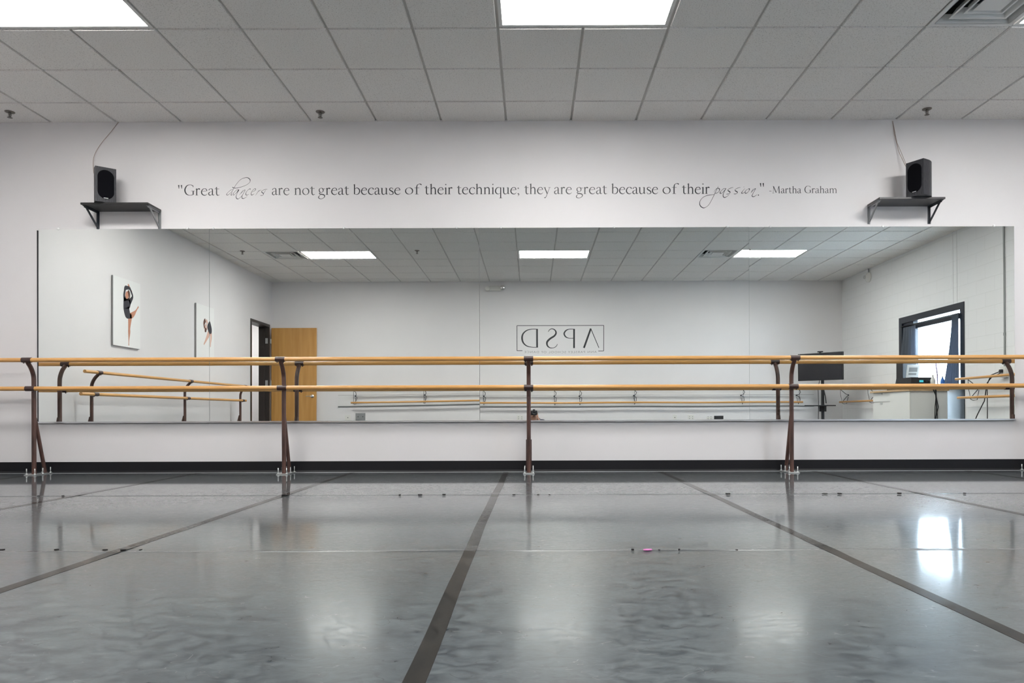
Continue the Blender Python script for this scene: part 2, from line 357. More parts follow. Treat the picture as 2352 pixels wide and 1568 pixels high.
m.box(LEFT, LEFT + 0.012, BACK, D, CZ + 0.0116, CZ + 0.014); m.box(RIGHT - 0.012, RIGHT, BACK, D, CZ + 0.0116, CZ + 0.014)
struct(m.build('trim_1', grid_m))

# baseboards
struct(MB().box(LEFT, RIGHT, D - 0.006, D, 0.004, 0.105).add([(LEFT, D - .006, .004), (RIGHT, D - .006, .004), (RIGHT, D - .016, .0), (LEFT, D - .016, .0), (LEFT, D - .006, .02), (RIGHT, D - .006, .02)], [(0, 1, 2, 3), (4, 5, 2, 3)]).build('baseboard_front', base_m))
struct(MB().box(LEFT, RIGHT, BACK, BACK + 0.006, 0, 0.1).build('baseboard_back', base_m))
struct(MB().box(LEFT, LEFT + 0.006, DY1 + 0.06, D - .016, 0, 0.1).build('baseboard_left', base_m))
struct(MB().box(RIGHT - 0.006, RIGHT, WY1 + 0.01, D - .016, 0, 0.1).box(RIGHT - 0.006, RIGHT, BACK + .006, WY0 - .01, 0, 0.1).build('baseboard_right', base_m))
struct(MB().tube([(LEFT, D - 0.020, 0.001), (RIGHT, D - 0.020, 0.001)], 0.003, 8).build('trim_2', bracket_g))

# seams of the vinyl rolls (clear welding tape)
for n, yy in ((3, 2.935), (4, 4.925)):
    m = MB(); k = 90; vs = []
    for i in range(k + 1):
        x = LEFT + (RIGHT - LEFT) * i / k; w = 0.0012 * math.sin(i * 1.3) + 0.0008 * math.sin(i * 0.37)
        vs += [(x, yy - 0.024 + w, 0.0003), (x, yy - 0.005 + w, 0.0006), (x, yy + w, 0.0014 + 0.0004 * math.sin(i)), (x, yy + 0.005 + w, 0.0006), (x, yy + 0.024 + w, 0.0003)]
    fs = [(i * 5 + j, (i + 1) * 5 + j, (i + 1) * 5 + j + 1, i * 5 + j + 1) for i in range(k) for j in range(4)]
    m.add(vs, fs, 0, True); struct(m.build('trim_%d' % n, cleartape))

# floor tapes
tapes = [(-4.54, 'meeting the wall at the leftmost barre post'), (-3.11, 'meeting the wall between the two left barre posts'),
         (-1.68, 'crossing the left half, right of the second post'), (-0.25, 'nearest the middle, left of the centre post'), (1.20, 'crossing the right half to the lower right'),
         (2.63, 'meeting the wall just right of the fourth post'), (4.06, 'meeting the wall near the right mirror end')]
for tx, where in tapes:
    if tx < LEFT or tx > 5: continue
    w = 0.0245; k = 60; vs = []; fs = []
    y0, y1 = BACK + 0.02, D - 0.03
    for i in range(k + 1):
        y = y0 + (y1 - y0) * i / k; q = 0.004 * math.sin(y * 1.3 + tx) + 0.0015 * math.sin(y * 5 + tx * 3)
        z = 0.0034 if min(abs(y - 2.935), abs(y - 4.925)) < 0.08 else 0.0010
        vs += [(q - w, y, z - .0007), (q - w + .001, y, z), (q + w - .001, y, z), (q + w, y, z - .0007)]
    for i in range(k): fs += [(i * 4 + j, i * 4 + j + 1, (i + 1) * 4 + j + 1, (i + 1) * 4 + j) for j in range(3)]
    o = MB().add(vs, fs).build('floor_tape', tape_m, loc=(tx, 0, 0))
    tag(o, 'dark floor tape strip ' + where, 'floor tape', 'tape strips across the dance floor')

# scraps at the seams
def scrap(x, y, w, d, label, grp, m_=scrap_m, h=0.006, name='tape_scrap'):
    a, b = px(x, y); dist = F * H / (b - VY); X = (a - VX) / F * dist
    k = 7; poly = []
    for i in range(k):
        th = 2 * math.pi * i / k; rr = random.uniform(0.6, 1.0); poly.append((w / 2 * rr * math.cos(th), d / 2 * rr * math.sin(th)))
    o = MB().prism(poly, 0.0016, 0.0016 + h * random.uniform(0.5, 1.0)).build(name, m_, loc=(X, dist, 0.0016))
    tag(o, label, 'tape scrap', grp)
for x, w in ((4, .03), (130, .022), (242, .026), (282, .03), (323, .012)):
    scrap(x, 1265, w, .02, 'small black tape scrap on the left end of the near floor seam', 'black scraps on the near seam, left')
for x, w in ((1453, .012), (1514, .012), (1560, .01), (1692, .012)):
    scrap(x, 1265, w, .014, 'tiny black tape scrap on the near floor seam, close to the pink scrap', 'black scraps on the near seam, right')
for x, w in ((918, .02), (965, .045), (1020, .03), (1180, .03), (1236, .02), (1262, .018), (1672, .035), (1895, .05), (1928, .04), (2066, .04), (2216, .02), (88, .02), (145, .02), (655, .05)):
    scrap(x, 1136.5 - (x - 1200) * .0031 + 1.0, w, .03, 'small black tape scrap along the far floor seam', 'black scraps on the far seam', h=.008)
scrap(1489, 1265, .050, .022, 'small bright pink tape scrap on the near floor seam, the only pink piece', None, pink_m, .005)

# ------------------------------------------------------------------ ceiling lights and vents
def ceiling_light(lx, ly, label):
    t = thing('ceiling_light', label, 'ceiling light', (lx + T, ly + T / 2, CZ + 0.012), 0, 'fluorescent troffers in the tile ceiling')
    f = MB(); hx, hy = T - 0.010, T / 2 - 0.010; ix, iy = T - 0.036, T / 2 - 0.036; z0, z1 = -0.008, 0.02
    f.box(-hx, hx, -hy, -iy, z0, z1); f.box(-hx, hx, iy, hy, z0, z1); f.box(-hx, -ix, -iy, iy, z0, z1); f.box(ix, hx, -iy, iy, z0, z1)
    f.build('frame', lightframe, t)
    MB().box(-ix, ix, -iy, iy, -0.002, 0.006).build('diffuser', lens_m, t)
    return t
for j, ly in enumerate(LIGHTY):
    for i, lx in enumerate(LIGHTX):
        ceiling_light(lx, ly, 'lit rectangular ceiling light, ' + ['left', 'middle', 'right'][i] + ' of the ' + ['row at the top edge', 'row seen in the mirror'][j])
def vent(vx, ly, label):
    t = thing('air_vent', label, 'air vent', (vx + T / 2, ly + T / 2, CZ), 0, 'square ceiling diffusers')
    MB().box(-.29, .29, -.29, .29, 0.13, 0.14).box(-.27, .27, -.275, -.27, .009, .13).box(-.27, .27, .27, .275, .009, .13).box(-.275, -.27, -.27, .27, .009, .13).box(.27, .275, -.27, .27, .009, .13).build('duct', ventdark, t)
    f = MB(); o, i = .298, .262
    f.box(-o, o, -o, -i, .000, .008); f.box(-o, o, i, o, .000, .008); f.box(-o, -i, -i, i, .000, .008); f.box(i, o, -i, i, .000, .008)
    def ring(s, z): return [(-s, -s, z), (s, -s, z), (s, s, z), (-s, s, z)]
    def frust(r, s0, s1, z0, z1, th):
        vs = ring(s0, z0) + ring(s1, z1) + ring(s0 - th, z0) + ring(s1 - th, z1); fs = []
        for k in range(4):
            k2 = (k + 1) % 4
            fs += [(k, k2, 4 + k2, 4 + k), (8 + k, 12 + k, 12 + k2, 8 + k2), (k, 8 + k, 8 + k2, k2), (4 + k, 4 + k2, 12 + k2, 12 + k)]
        return r.add(vs, fs)
    frust(f, .266, .250, .000, .060, .004); f.build('flange', lightframe, t)
    frust(MB(), .200, .165, .000, .055, .014).build('louver_ring', lightframe, t)
    frust(MB(), .135, .110, .000, .050, .012).build('louver_ring', lightframe, t)
    c = MB(); c.add([(-.095, -.095, 0), (.095, -.095, 0), (.095, .095, 0), (-.095, .095, 0), (-.07, -.07, .03), (.07, -.07, .03), (.07, .07, .03), (-.07, .07, .03)],
          [(0, 1, 2, 3), (0, 4, 5, 1), (1, 5, 6, 2), (2, 6, 7, 3), (3, 7, 4, 0), (4, 7, 6, 5)]).build('centre_plate', lightframe, t)
vent(VENTX[1], LIGHTY[0], 'square white louvred air vent at the upper right beside the right ceiling light')
vent(VENTX[0], LIGHTY[1], 'square louvred air vent seen in the left half of the mirror')
vent(VENTX[1], LIGHTY[1], 'square louvred air vent seen in the right half of the mirror')

def sprinkler(x, y, label):
    t = thing('sprinkler_head', label, 'sprinkler', (x, y, CZ), 0, 'pendant sprinklers in the ceiling')
    e = mat('sprinkler_metal', (0.22, 0.20, 0.18), 0.35, 0.9) if 'sprinkler_metal' not in MATS else MATS['sprinkler_metal']
    MB().lathe([(0, .001), (.040, .001), (.041, -.003), (.036, -.008), (.022, -.012), (.018, -.012), (.016, -.004), (0, -.004)]).build('escutcheon', e, t)
    b = MB().lathe([(0, -.004), (.011, -.004), (.011, -.022), (.006, -.026), (.004, -.05), (0, -.05)], seg=14)
    b.tube([(.010, 0, -.018), (.014, 0, -.030), (.009, 0, -.044), (.003, 0, -.050)], .0025, 6).tube([(-.010, 0, -.018), (-.014, 0, -.030), (-.009, 0, -.044), (-.003, 0, -.050)], .0025, 6)
    b.build('frame_arms', e, t)
    d = MB().lathe([(0, -.050), (.006, -.050), (.021, -.053), (.021, -.055), (.004, -.053), (0, -.053)])
    d.build('deflector', e, t)
sprinkler(-4.72, 6.60, 'small pendant sprinkler head in the ceiling above the left speaker')
sprinkler(-1.915, 6.62, 'small pendant sprinkler head in the ceiling above the left part of the quote')
sprinkler(3.585, 6.60, 'small pendant sprinkler head in the ceiling above the right speaker')
sprinkler(-4.8, 1.58, 'sprinkler head reflected left of the left air vent')
sprinkler(-1.9, 1.58, 'sprinkler head reflected between the left and middle lights')
sprinkler(3.6, 1.58, 'sprinkler head reflected at the edge of the right light')

# ------------------------------------------------------------------ mirrors
MY = D - 0.012
def mdepth(p, X, z):
    zr = z - H; f = 0.00135 * max(zr, -0.2) ** 2 * (1 if zr > 0 else 0)
    if p == 2: f -= 0.00135 * X * X
    if p == 1:
        u = max(0.0, (X + 3.02) / 2.53); f += 0.0044 * u * u * (zr - 0.8) ** 2 / 1.8 * (1 if zr < 0.8 else 0)
    if p >= 2: f += 0.00022 * math.sin(2 * math.pi * X / 1.25) * (zr - 0.7) * (1 if zr < 0.7 else 0)
    return f
XE = [wallpt(89.5, 750)[0], wallpt(482, 745)[0], wallpt(1101.5, 745)[0], wallpt(1720, 745)[0], wallpt(2329, 745)[0]]
MZ0 = H + (VY - 965.5) / F * D; MZ1 = H + (VY - 523.3) / F * D
mlabels = ['narrow leftmost mirror panel with a black left edge', 'wide mirror panel second from the left, reflecting the wooden door',
           'wide mirror panel third from the left, reflecting the framed wall lettering', 'rightmost mirror panel, reflecting the bright window']
clips = [[135, 431], [490, 790, 1049], [1151, 1411, 1670], [1769, 2027, 2282]]
for p in range(4):
    xa, xb = XE[p] + 0.0015, XE[p + 1] - 0.0015
    t = thing('wall_mirror', mlabels[p], 'mirror', ((xa + xb) / 2, MY, MZ0), 0, 'mirror panels on the front wall')
    m = MB(); nx, nz = 48, 36; vs = []; fs = []
    for j in range(nz + 1):
        for i in range(nx + 1):
            x = xa + (xb - xa) * i / nx; z = MZ0 + (MZ1 - MZ0) * j / nz
            vs.append((x - t.location.x, mdepth(p, x, z), z - MZ0))
    for j in range(nz):
        for i in range(nx): q = j * (nx + 1) + i; fs.append((q, q + 1, q + nx + 2, q + nx + 1))
    m.add(vs, fs, 0, True)
    n0 = len(vs); back = [(v[0], v[1] + 0.004, v[2]) for v in vs]
    bd = [i for i in range(nx + 1)] + [j * (nx + 1) + nx for j in range(1, nz + 1)] + [nz * (nx + 1) + i for i in range(nx - 1, -1, -1)] + [j * (nx + 1) for j in range(nz - 1, 0, -1)]
    ev = [vs[i] for i in bd] + [back[i] for i in bd]; k = len(bd)
    m.add(ev, [(i, (i + 1) % k, k + (i + 1) % k, k + i) for i in range(k)], 1)
    m.add(back, [f[::-1] for f in fs], 1)
    o = m.build('glass_sheet', [mirror_m, mirror_edge], t, recalc=False)
    for c in clips[p]:
        cxx = wallpt(c, 522)[0]
        MB().lathe([(0, -.008), (.009, -.008), (.011, -.005), (.011, .010), (0, .010)], (cxx - t.location.x, mdepth(p, cxx, MZ1) , MZ1 - MZ0 + .004), 12, axis='Y').build('mirror_clip', clipm, t)
    if p == 0:
        MB().box(xa - t.location.x - 0.009, xa - t.location.x - .0005, -0.002, 0.011, 0.0, MZ1 - MZ0 - .012).build('edge_strip', base_m, t)
m = MB(); w = XE[4] - XE[0]
m.box(-w / 2, w / 2, -0.012, -0.009, -0.014, 0.004); m.box(-w / 2, w / 2, -0.012, 0.011, -0.014, -0.011)
tag(m.build('mirror_channel', alu, loc=((XE[0] + XE[4]) / 2, MY, MZ0)), 'long polished metal channel holding the bottom edge of the wall mirrors', 'mirror rail')

# ------------------------------------------------------------------ freestanding double barre
def post(parent, x, fy, up_z, lo_z, mirror=False):
    """post with base; +y of the barre points to the wall, rails sit on the -y side"""
    R = 0.019
    pts = [(0, 0, 0.006), (0, 0, up_z - .30), (0, 0, up_z - .17), (0, -.012, up_z - .115), (0, -.040, up_z - .065), (0, -.072, up_z - .030), (0, -.090, up_z - .008)]
    pm = MB()
    sm = [Vector(p) for p in pts]; dense = sm[:2]
    for i in range(1, len(sm) - 1):
        p0, p1, p2, p3 = sm[i - 1], sm[i], sm[i + 1], sm[min(i + 2, len(sm) - 1)]
        if i == 1: p0 = sm[1] - (sm[2] - sm[1])
        for k in range(1, 6):
            u = k / 5; dense.append(0.5 * ((2 * p1) + (-p0 + p2) * u + (2 * p0 - 5 * p1 + 4 * p2 - p3) * u * u + (-p0 + 3 * p1 - 3 * p2 + p3) * u ** 3))
    pm.tube(dense, R, 14)
    po = pm.build('post', rust, parent, (x, fy, 0))
    MB().tube([(0, .012, .52), (0, .150, .012)], .0165, 14).build('brace', rust, po)
    MB().bbox(-.052, .052, -.062, .185, 0, .008, .002).build('base_plate', steel, po)
    for (bx, by) in ((-.038, -.045), (.038, -.045), (-.038, .062), (.038, .062), (-.038, .170), (.038, .170)):
        MB().lathe([(0, .016), (.010, .016), (.010, .008), (0, .008)], (bx, by, 0), 6).lathe([(0, .060), (.0045, .060), (.0045, .012), (0, .012)], (bx, by, 0), 8).build('bolt', steel, po)
    MB().tube([(-.042, -.091, up_z), (.042, -.091, up_z)], .0235, 16).lathe([(0, .0), (.006, 0), (.006, .008), (0, .008)], (.028, -.091, up_z - .031), 8).lathe([(0, .0), (.006, 0), (.006, .008), (0, .008)], (-.028, -.091, up_z - .031), 8).build('clamp', clampm, po)
    MB().tube([(-.042, -.046, lo_z), (.042, -.046, lo_z)], .0235, 16).box(-.016, .016, -.030, -.012, lo_z - .02, lo_z + .02).lathe([(0, .0), (.006, 0), (.006, .008), (0, .008)], (.028, -.046, lo_z - .031), 8).build('clamp', clampm, po)
    return po
UP, LO = 1.042, 0.786
def barre(label, loc, rz, posts, x0, x1, wood, seg=()):
    t = thing('ballet_barre', label, 'ballet barre', loc, rz)
    MB().tube([(x0, -.091, UP), (x1, -.091, UP)], .0195, 20).build('upper_rail', wood, t)
    MB().tube([(x0, -.046, LO), (x1, -.046, LO)], .0200, 20).build('lower_rail', wood, t)
    for x in posts: post(t, x, 0, UP, LO)
    return t
PY = 6.65
bar = barre('long double wooden ballet barre on brown steel posts in front of the wall mirrors', (0, PY, 0), 0, [-4.545, -2.264, -0.030, 2.368, 4.620], -5.22, 4.78, rail_x)
MB().box(-.026, -.019, .0, .030, .05, .31).box(.019, .026, .0, .030, .05, .31).build('side_bracket', clampm, [o for o in COL.objects if o.parent == bar and o.name.startswith('post') and abs(o.location.x + .03) < .01][0])
def rotz_world(y): return y
barre('double wooden ballet barre standing along the left wall, seen in the mirror', (-5.15, 3.0, 0), math.radians(90), [2.14, -0.15, -2.21], -2.34, 2.42, rail_x)

# wall mounted barres: two rails on curved brackets
def wall_barre(label, loc, rz, length, brackets, wood):
    """local x along the wall, +y into the room"""
    t = thing('wall_barre', label, 'ballet barre', loc, rz, 'wall mounted barres')
    MB().tube([(0, .17, 1.030), (length, .17, 1.030)], .019, 14).build('upper_rail', wood, t)
    MB().tube([(0, .14, .755), (length, .14, .755)], .019, 14).build('lower_rail', wood, t)
    for b in brackets:
        a = MB()
        a.tube([(b, .012, .900), (b + .03, .07, .915), (b + .04, .13, .96), (b, .17, 1.010)], .0055, 8)
        a.tube([(b, .012, .890), (b + .045, .06, .86), (b + .04, .11, .80), (b, .14, .735)], .0055, 8)
        a.tube([(b, .17, 1.01), (b, .165, .90), (b, .14, .775)], .004, 6)
        a.tube([(b, .012, .86), (b + .02, .05, .72), (b, .10, .715), (b, .14, .735)], .005, 6)
        a.lathe([(0, .012), (.015, .012), (.015, 0), (0, 0)], (b, 0.0, .895), 12, axis='Y')
        a.build('bracket', bracket_d, t)
    return t
y_b = BACK + 0.0225
wall_barre('double rail wall barre on the left part of the back wall, seen in the mirror', (-3.66, y_b, 0), 0, 4.30, [.06, 1.48, 2.70, 4.10], rail_x)
wall_barre('double rail wall barre on the right part of the back wall, seen in the mirror', (.635, y_b, 0), 0, 4.84, [.32, 1.40, 3.55, 4.76], rail_x)
wall_barre('short double rail wall barre between the back corner and the window, seen in the mirror', (RIGHT - .001, -1.05, 0), math.radians(90), 2.0, [.10, 1.30], rail_x)
wall_barre('double rail wall barre on the block wall right of the window, seen in the mirror', (RIGHT - .001, 3.02, 0), math.radians(90), 3.3, [.30, 1.6, 3.0], rail_x)

# backing board behind the back barres
m = MB(); m.box(-3.96, 5.76, 0, .018, .685, .912); m.box(-3.96, 5.76, 0, .018, .917, 1.09); m.box(-3.96, 5.76, 0, .012, .665, .685, 1); m.box(-3.96, 5.76, 0, .010, .912, .917, 1)
tag(m.build('backing_board', [board_m, mat('board_edge_shadow_gap', (.16, .165, .165), .6)], loc=(0, BACK + .003, 0)), 'long white painted board on the back wall behind the wall barres', 'board')

# ------------------------------------------------------------------ door, hallway
d = thing('door_1', 'tall oak door standing open against the back wall, seen in the mirror', 'door', (LEFT + .02, BACK + .075, 0)); d['kind'] = 'structure'
MB().bbox(.01, .925, -.022, .022, .012, 2.325, .002).build('door_leaf', door_w, d)
hd = MB().lathe([(0, .030), (.032, .030), (.037, .022), (0, .022)], (.845, 0, .90), 20, axis='Y').tube([(.845, .03, .90), (.845, .062, .90), (.835, .068, .90), (.73, .068, .90)], .0085, 10)
hd.build('door_handle', chrome, d)
for z in (.32, 1.18, 2.05): MB().box(-.085, -.034, .0985, .102, z - .055, z + .055).tube([(.0, .022, z - .05), (.0, .022, z + .05)], .009, 10).box(-.03, .0, .018, .022, z - .05, z + .05).build('hinge', steel, d)
m = MB(); x0, x1 = LEFT - .20, LEFT + .012
m.box(x0, x1, DY0 - .05, DY0 + .003, 0, DZ + .05); m.box(x0, x1, DY1 - .003, DY1 + .05, 0, DZ + .05); m.box(x0, x1, DY0 + .003, DY1 - .003, DZ - .003, DZ + .05)
m.box(LEFT - .12, LEFT - .07, DY0 + .003, DY0 + .016, 0, DZ); m.box(LEFT - .12, LEFT - .07, DY1 - .016, DY1 - .003, 0, DZ)
struct(m.build('trim_5', bronze))
m = MB(); m.box(-7.5, LEFT - .2, -2.6, 1.6, -.1, 0); struct(m.build('floor_hall', hallfloor))
m = MB(); m.box(-7.7, -7.5, -2.6, 1.6, 0, 3.0); m.box(-7.5, LEFT - .2, -2.8, -2.6, 0, 3.0); m.box(-7.5, LEFT - .2, 1.6, 1.8, 0, 3.0); m.box(LEFT - .2, LEFT - .1, -2.8, BACK - .0, 0, 3.0); struct(m.build('wall_hall', paint))
struct(MB().box(-7.7, LEFT - .2, -2.8, 1.8, 2.8, 2.9).build('ceiling_hall', tile_m))
t = thing('ceiling_light', 'added unseen ceiling light that brightens the hallway beyond the open door', 'ceiling light', (-6.5, -1.4, 2.795))  # unseen lamp, added so the hall looks bright through the doorway
MB().box(-.6, .6, -.3, .3, -.015, 0.0).build('frame', lightframe, t); MB().box(-.57, .57, -.27, .27, -.02, -.012).build('diffuser', hall_fill_m, t)

# ------------------------------------------------------------------ storefront window
wn = bpy.data.objects.new('window_1', None); COL.objects.link(wn); wn.location = (RIGHT + .05, (WY0 + WY1) / 2, 0); wn['kind'] = 'structure'
hw = (WY1 - WY0) / 2; m = MB()
m.box(-.06, .08, -hw, -hw + .10, 0, WZ); m.box(-.06, .08, hw - .10, hw, 0, WZ); m.box(-.06, .08, -hw + .10, hw - .10, WZ - .105, WZ); m.box(-.03, .05, hw - .56, hw - .10, .10, .93)
m.box(-.05, .07, -hw + .10, hw - .10, 0, .10); m.box(-.03, .05, -hw + .10, hw - .10, WZ - .235, WZ - .15)
m.box(-.03, .05, -hw + .10, -hw + .42, .10, WZ - .07)
m.build('window_frame', navyframe, wn)
MB().box(.02, .026, -hw + .10, hw - .10, .10, WZ - .07).build('window_pane', glass, wn)
def curtain(name, y0t, y1t, y0b, y1b, zt, zb, label, folds):
    k = folds * 8; nz = 14; vs = []; fs = []
    yc = (y0t + y1t) / 2
    for j in range(nz + 1):
        v = j / nz; z = zt + (zb - zt) * v; s = v ** 1.5
        a = y0t + (y0b - y0t) * s; b = y1t + (y1b - y1t) * s
        for i in range(k + 1):
            u = i / k; vs.append((.022 * math.sin(u * folds * 2 * math.pi) * (0.5 + 0.5 * v), a + (b - a) * u - yc, z))
    fs = [(j * (k + 1) + i, j * (k + 1) + i + 1, (j + 1) * (k + 1) + i + 1, (j + 1) * (k + 1) + i) for j in range(nz) for i in range(k)]
    o = MB().add(vs, fs, 0, True).build(name, curt, loc=(RIGHT - .038, yc, 0), recalc=False)
    o.modifiers.new('thick', 'SOLIDIFY').thickness = .002
    tag(o, label, 'curtain', 'window curtains')
curtain('curtain', 1.26, 1.66, 0.93, 1.68, 2.00, .92, 'slate blue curtain gathered on the side of the window nearer the back corner', 5)
curtain('curtain', 2.70, 2.87, 2.44, 2.88, 2.02, .90, 'slate blue curtain gathered on the side of the window nearer the mirror', 6)
tag(MB().tube([(0, 1.18, 0), (0, 2.88, 0)], .008, 10).build('curtain_rod', black, loc=(RIGHT - .038, 0, 2.025)), 'thin dark curtain rod across the top of the window', 'curtain rod')
# pavement outside
struct(MB().box(RIGHT + .2, RIGHT + 12, -8, 12, -.12, -.02).build('floor_outside', mat('pale_concrete', (.6, .6, .58), .8)))

# counter by the window
t = thing('base_cabinet', 'low white cabinet with a drawer and a door in front of the window', 'cabinet', (5.72, 1.49, 0))
MB().box(.0, .53, .0, .60, .06, .865).build('body', cabinet_m, t)
dr = MB().bbox(-.018, -.001, .004, .596, .715, .862, .002).build('drawer', cabinet_m, t); MB().bbox(-.030, -.019, .27, .33, .835, .858, .002).build('pull', steel, dr)
dr = MB().bbox(-.018, -.001, .004, .596, .07, .700, .002).build('door', cabinet_m, t); MB().bbox(-.030, -.019, .27, .33, .672, .697, .002).build('pull', steel, dr)
t = thing('base_cabinet', 'plain white cabinet beside the drawer cabinet, nearer the mirror', 'cabinet', (5.70, 2.095, 0))
MB().box(.0, .55, .0, .595, .0, .865).build('body', cabinet_m, t)
MB().bbox(-.016, -.001, .004, .591, .03, .862, .002).build('door', cabinet_m, t)
tag(MB().bbox(-.0, .595, 0, 1.26, 0, .030, .003).build('worktop', counter_w, loc=(5.665, 1.46, .865)), 'light wood worktop lying on the two white cabinets by the window', 'worktop')
CT = .895
def item(name, mb, m_, loc, label, cat, rz=0):
    o = mb.build(name, m_, loc=loc); o.rotation_euler = (0, 0, rz); tag(o, label, cat); return o
t = thing('black_box', 'flat black box under the tall speaker on the worktop', 'box', (5.98, 2.0, CT)); MB().bbox(-.20, .20, -.20, .20, 0, .055, .004).build('body', black, t)
t = thing('desk_speaker', 'tall black speaker on the worktop in front of the window', 'speaker', (6.02, 1.94, CT + .055))
MB().bbox(-.11, .11, -.10, .10, 0, .40, .008).build('cabinet', black, t); MB().lathe([(.062, .103), (.06, .100), (.03, .085), (.012, .09), (0, .095)], (0, 0, .13), 20, axis='Y').build('woofer', grille, t); MB().lathe([(.03, .103), (.028, .1), (0, .094)], (0, 0, .29), 16, axis='Y').build('tweeter', grille, t)
item('cream_box', MB().bbox(-.15, .15, -.08, .08, 0, .055, .003), cream, (5.95, 2.30, CT), 'low cream box on the worktop under the audio receiver', 'box')
item('white_box', MB().bbox(-.12, .12, -.07, .07, 0, .055, .003), bwhite, (5.95, 2.47, CT), 'low white box on the worktop beside the cream box', 'box')
t = thing('audio_receiver', 'black audio receiver with a small cyan display on the worktop boxes', 'receiver', (5.93, 2.36, CT + .055))
MB().bbox(-.16, .16, -.215, .215, .008, .13, .004).build('case', black, t)
MB().box(-.04, .02, .2155, .218, .055, .085).build('display', cyan, t)
for kx in (.06, .11): MB().lathe([(0, .238), (.014, .238), (.016, .216), (0, .216)], (kx, 0, .06), 16, axis='Y').build('knob', black, t)
for (fx, fy) in ((-.13, -.18), (.13, -.18), (-.13, .18), (.13, .18)): MB().lathe([(0, 0), (.014, 0), (.014, .009), (0, .009)], (fx, fy, 0), 10).build('foot', black, t)
t = thing('paper_stand', 'tilted white printed card leaning on top of the audio receiver', 'card', (5.93, 2.30, CT + .186))
M_ = Matrix.Rotation(math.radians(-14), 4, 'X')
MB().box(-.10, .09, -.004, .004, 0.002, .21, 0, M_).build('card', bwhite, t)
MB().box(-.07, .06, .0042, .0046, .10, .17, 0, M_).box(-.07, .05, .0042, .0046, .05, .08, 0, M_).build('printed_lines', decal_g, t)
def bottle(x, y, h, r, label, body, capm):
    t = thing('bottle', label, 'bottle', (x, y, CT), 0, 'bottles on the worktop')
    MB().lathe([(0, 0), (r, 0), (r, h * .6), (r * .9, h * .7), (r * .38, h * .86), (r * .38, h * .92), (0, h * .92)], seg=18).build('body', body, t)
    MB().lathe([(0, h), (r * .42, h), (r * .42, h * .9), (0, h * .9)], seg=14).build('cap', capm, t)
bottle(6.05, 2.66, .22, .033, 'white bottle on the worktop beside the audio receiver', bwhite, bwhite)
bottle(6.20, 2.65, .20, .030, 'bottle with a blue label on the worktop end nearer the mirror', blue_l, bwhite)
tag(MB().tube([(6.20, 2.52, CT), (6.19, 2.53, CT + .22), (6.20, 2.48, CT + .38), (6.25, 2.40, CT + .46)], .010, 10).build('gooseneck_stem', mat('mauve_rubber', (.25, .2, .32), .5)), 'bent mauve flexible stem in front of the bright window pane', 'stem')
m = MB()
for q in range(5):
    a = q * 1.3; m.tube([(6.02 + .03 * math.cos(a), 2.745 + .004 * q, .90), (6.04, 2.755 + .01 * math.cos(a), .80), (6.05 + .02 * math.sin(a), 2.755 + .015 * math.sin(a * 2), .62), (6.03 + .02 * math.cos(a * 3), 2.76 + .02 * math.cos(a), .4), (6.05, 2.76, .02)], .006, 6)
m.build('cable_bundle', cable_b); tag(COL.objects['cable_bundle'], 'tangled bundle of dark cables hanging down the end of the white cabinet', 'cable')

# wall outlet, conduit, plug, cords on the block wall
tag(MB().tube([(0, 0, 1.15), (0, 0, CZ)], .011, 10).lathe([(.016, 1.58), (.016, 1.62)], (0, 0, 0), 10).build('conduit', mat('grey_conduit', (.33, .34, .34), .5), loc=(RIGHT - .012, 3.88, 0)), 'thin grey conduit running up the block wall to the ceiling, seen in the mirror', 'conduit')
t = thing('outlet_box', 'surface mounted outlet box with a black plug at the foot of the conduit', 'outlet', (RIGHT - .001, 3.90, 1.085))
MB().bbox(-.05, 0, -.055, .055, -.075, .075, .004).build('box', bwhite, t); MB().bbox(-.085, -.05, -.03, .015, -.01, .035, .006).build('plug', black, t)
m = MB().tube([(RIGHT - .08, 3.88, 1.09), (RIGHT - .14, 3.80, 1.05), (RIGHT - .15, 3.72, .92), (RIGHT - .12, 3.62, .70), (RIGHT - .10, 3.42, .50), (RIGHT - .10, 3.28, .30), (RIGHT - .10, 3.25, .012)], .007, 8)
m.build('power_cord', cable_b); tag(COL.objects['power_cord'], 'black power cord swinging left from the plug on the block wall', 'cord', 'cords under the outlet box')
m = MB().tube([(RIGHT - .07, 3.88, 1.07), (RIGHT - .10, 3.76, 1.03), (RIGHT - .12, 3.68, .95), (RIGHT - .11, 3.67, .6), (RIGHT - .11, 3.67, .012)], .006, 8)
o = m.build('power_cord', cable_b); tag(o, 'black power cord hanging straight down from the plug on the block wall', 'cord', 'cords under the outlet box')
struct(MB().box(RIGHT - .004, RIGHT, 2.78, 2.784, WZ, CZ).box(RIGHT - .004, RIGHT, 2.68, 2.684, WZ, CZ).build('trim_6', mat('joint_sealant', (.68, .68, .68), .8)))

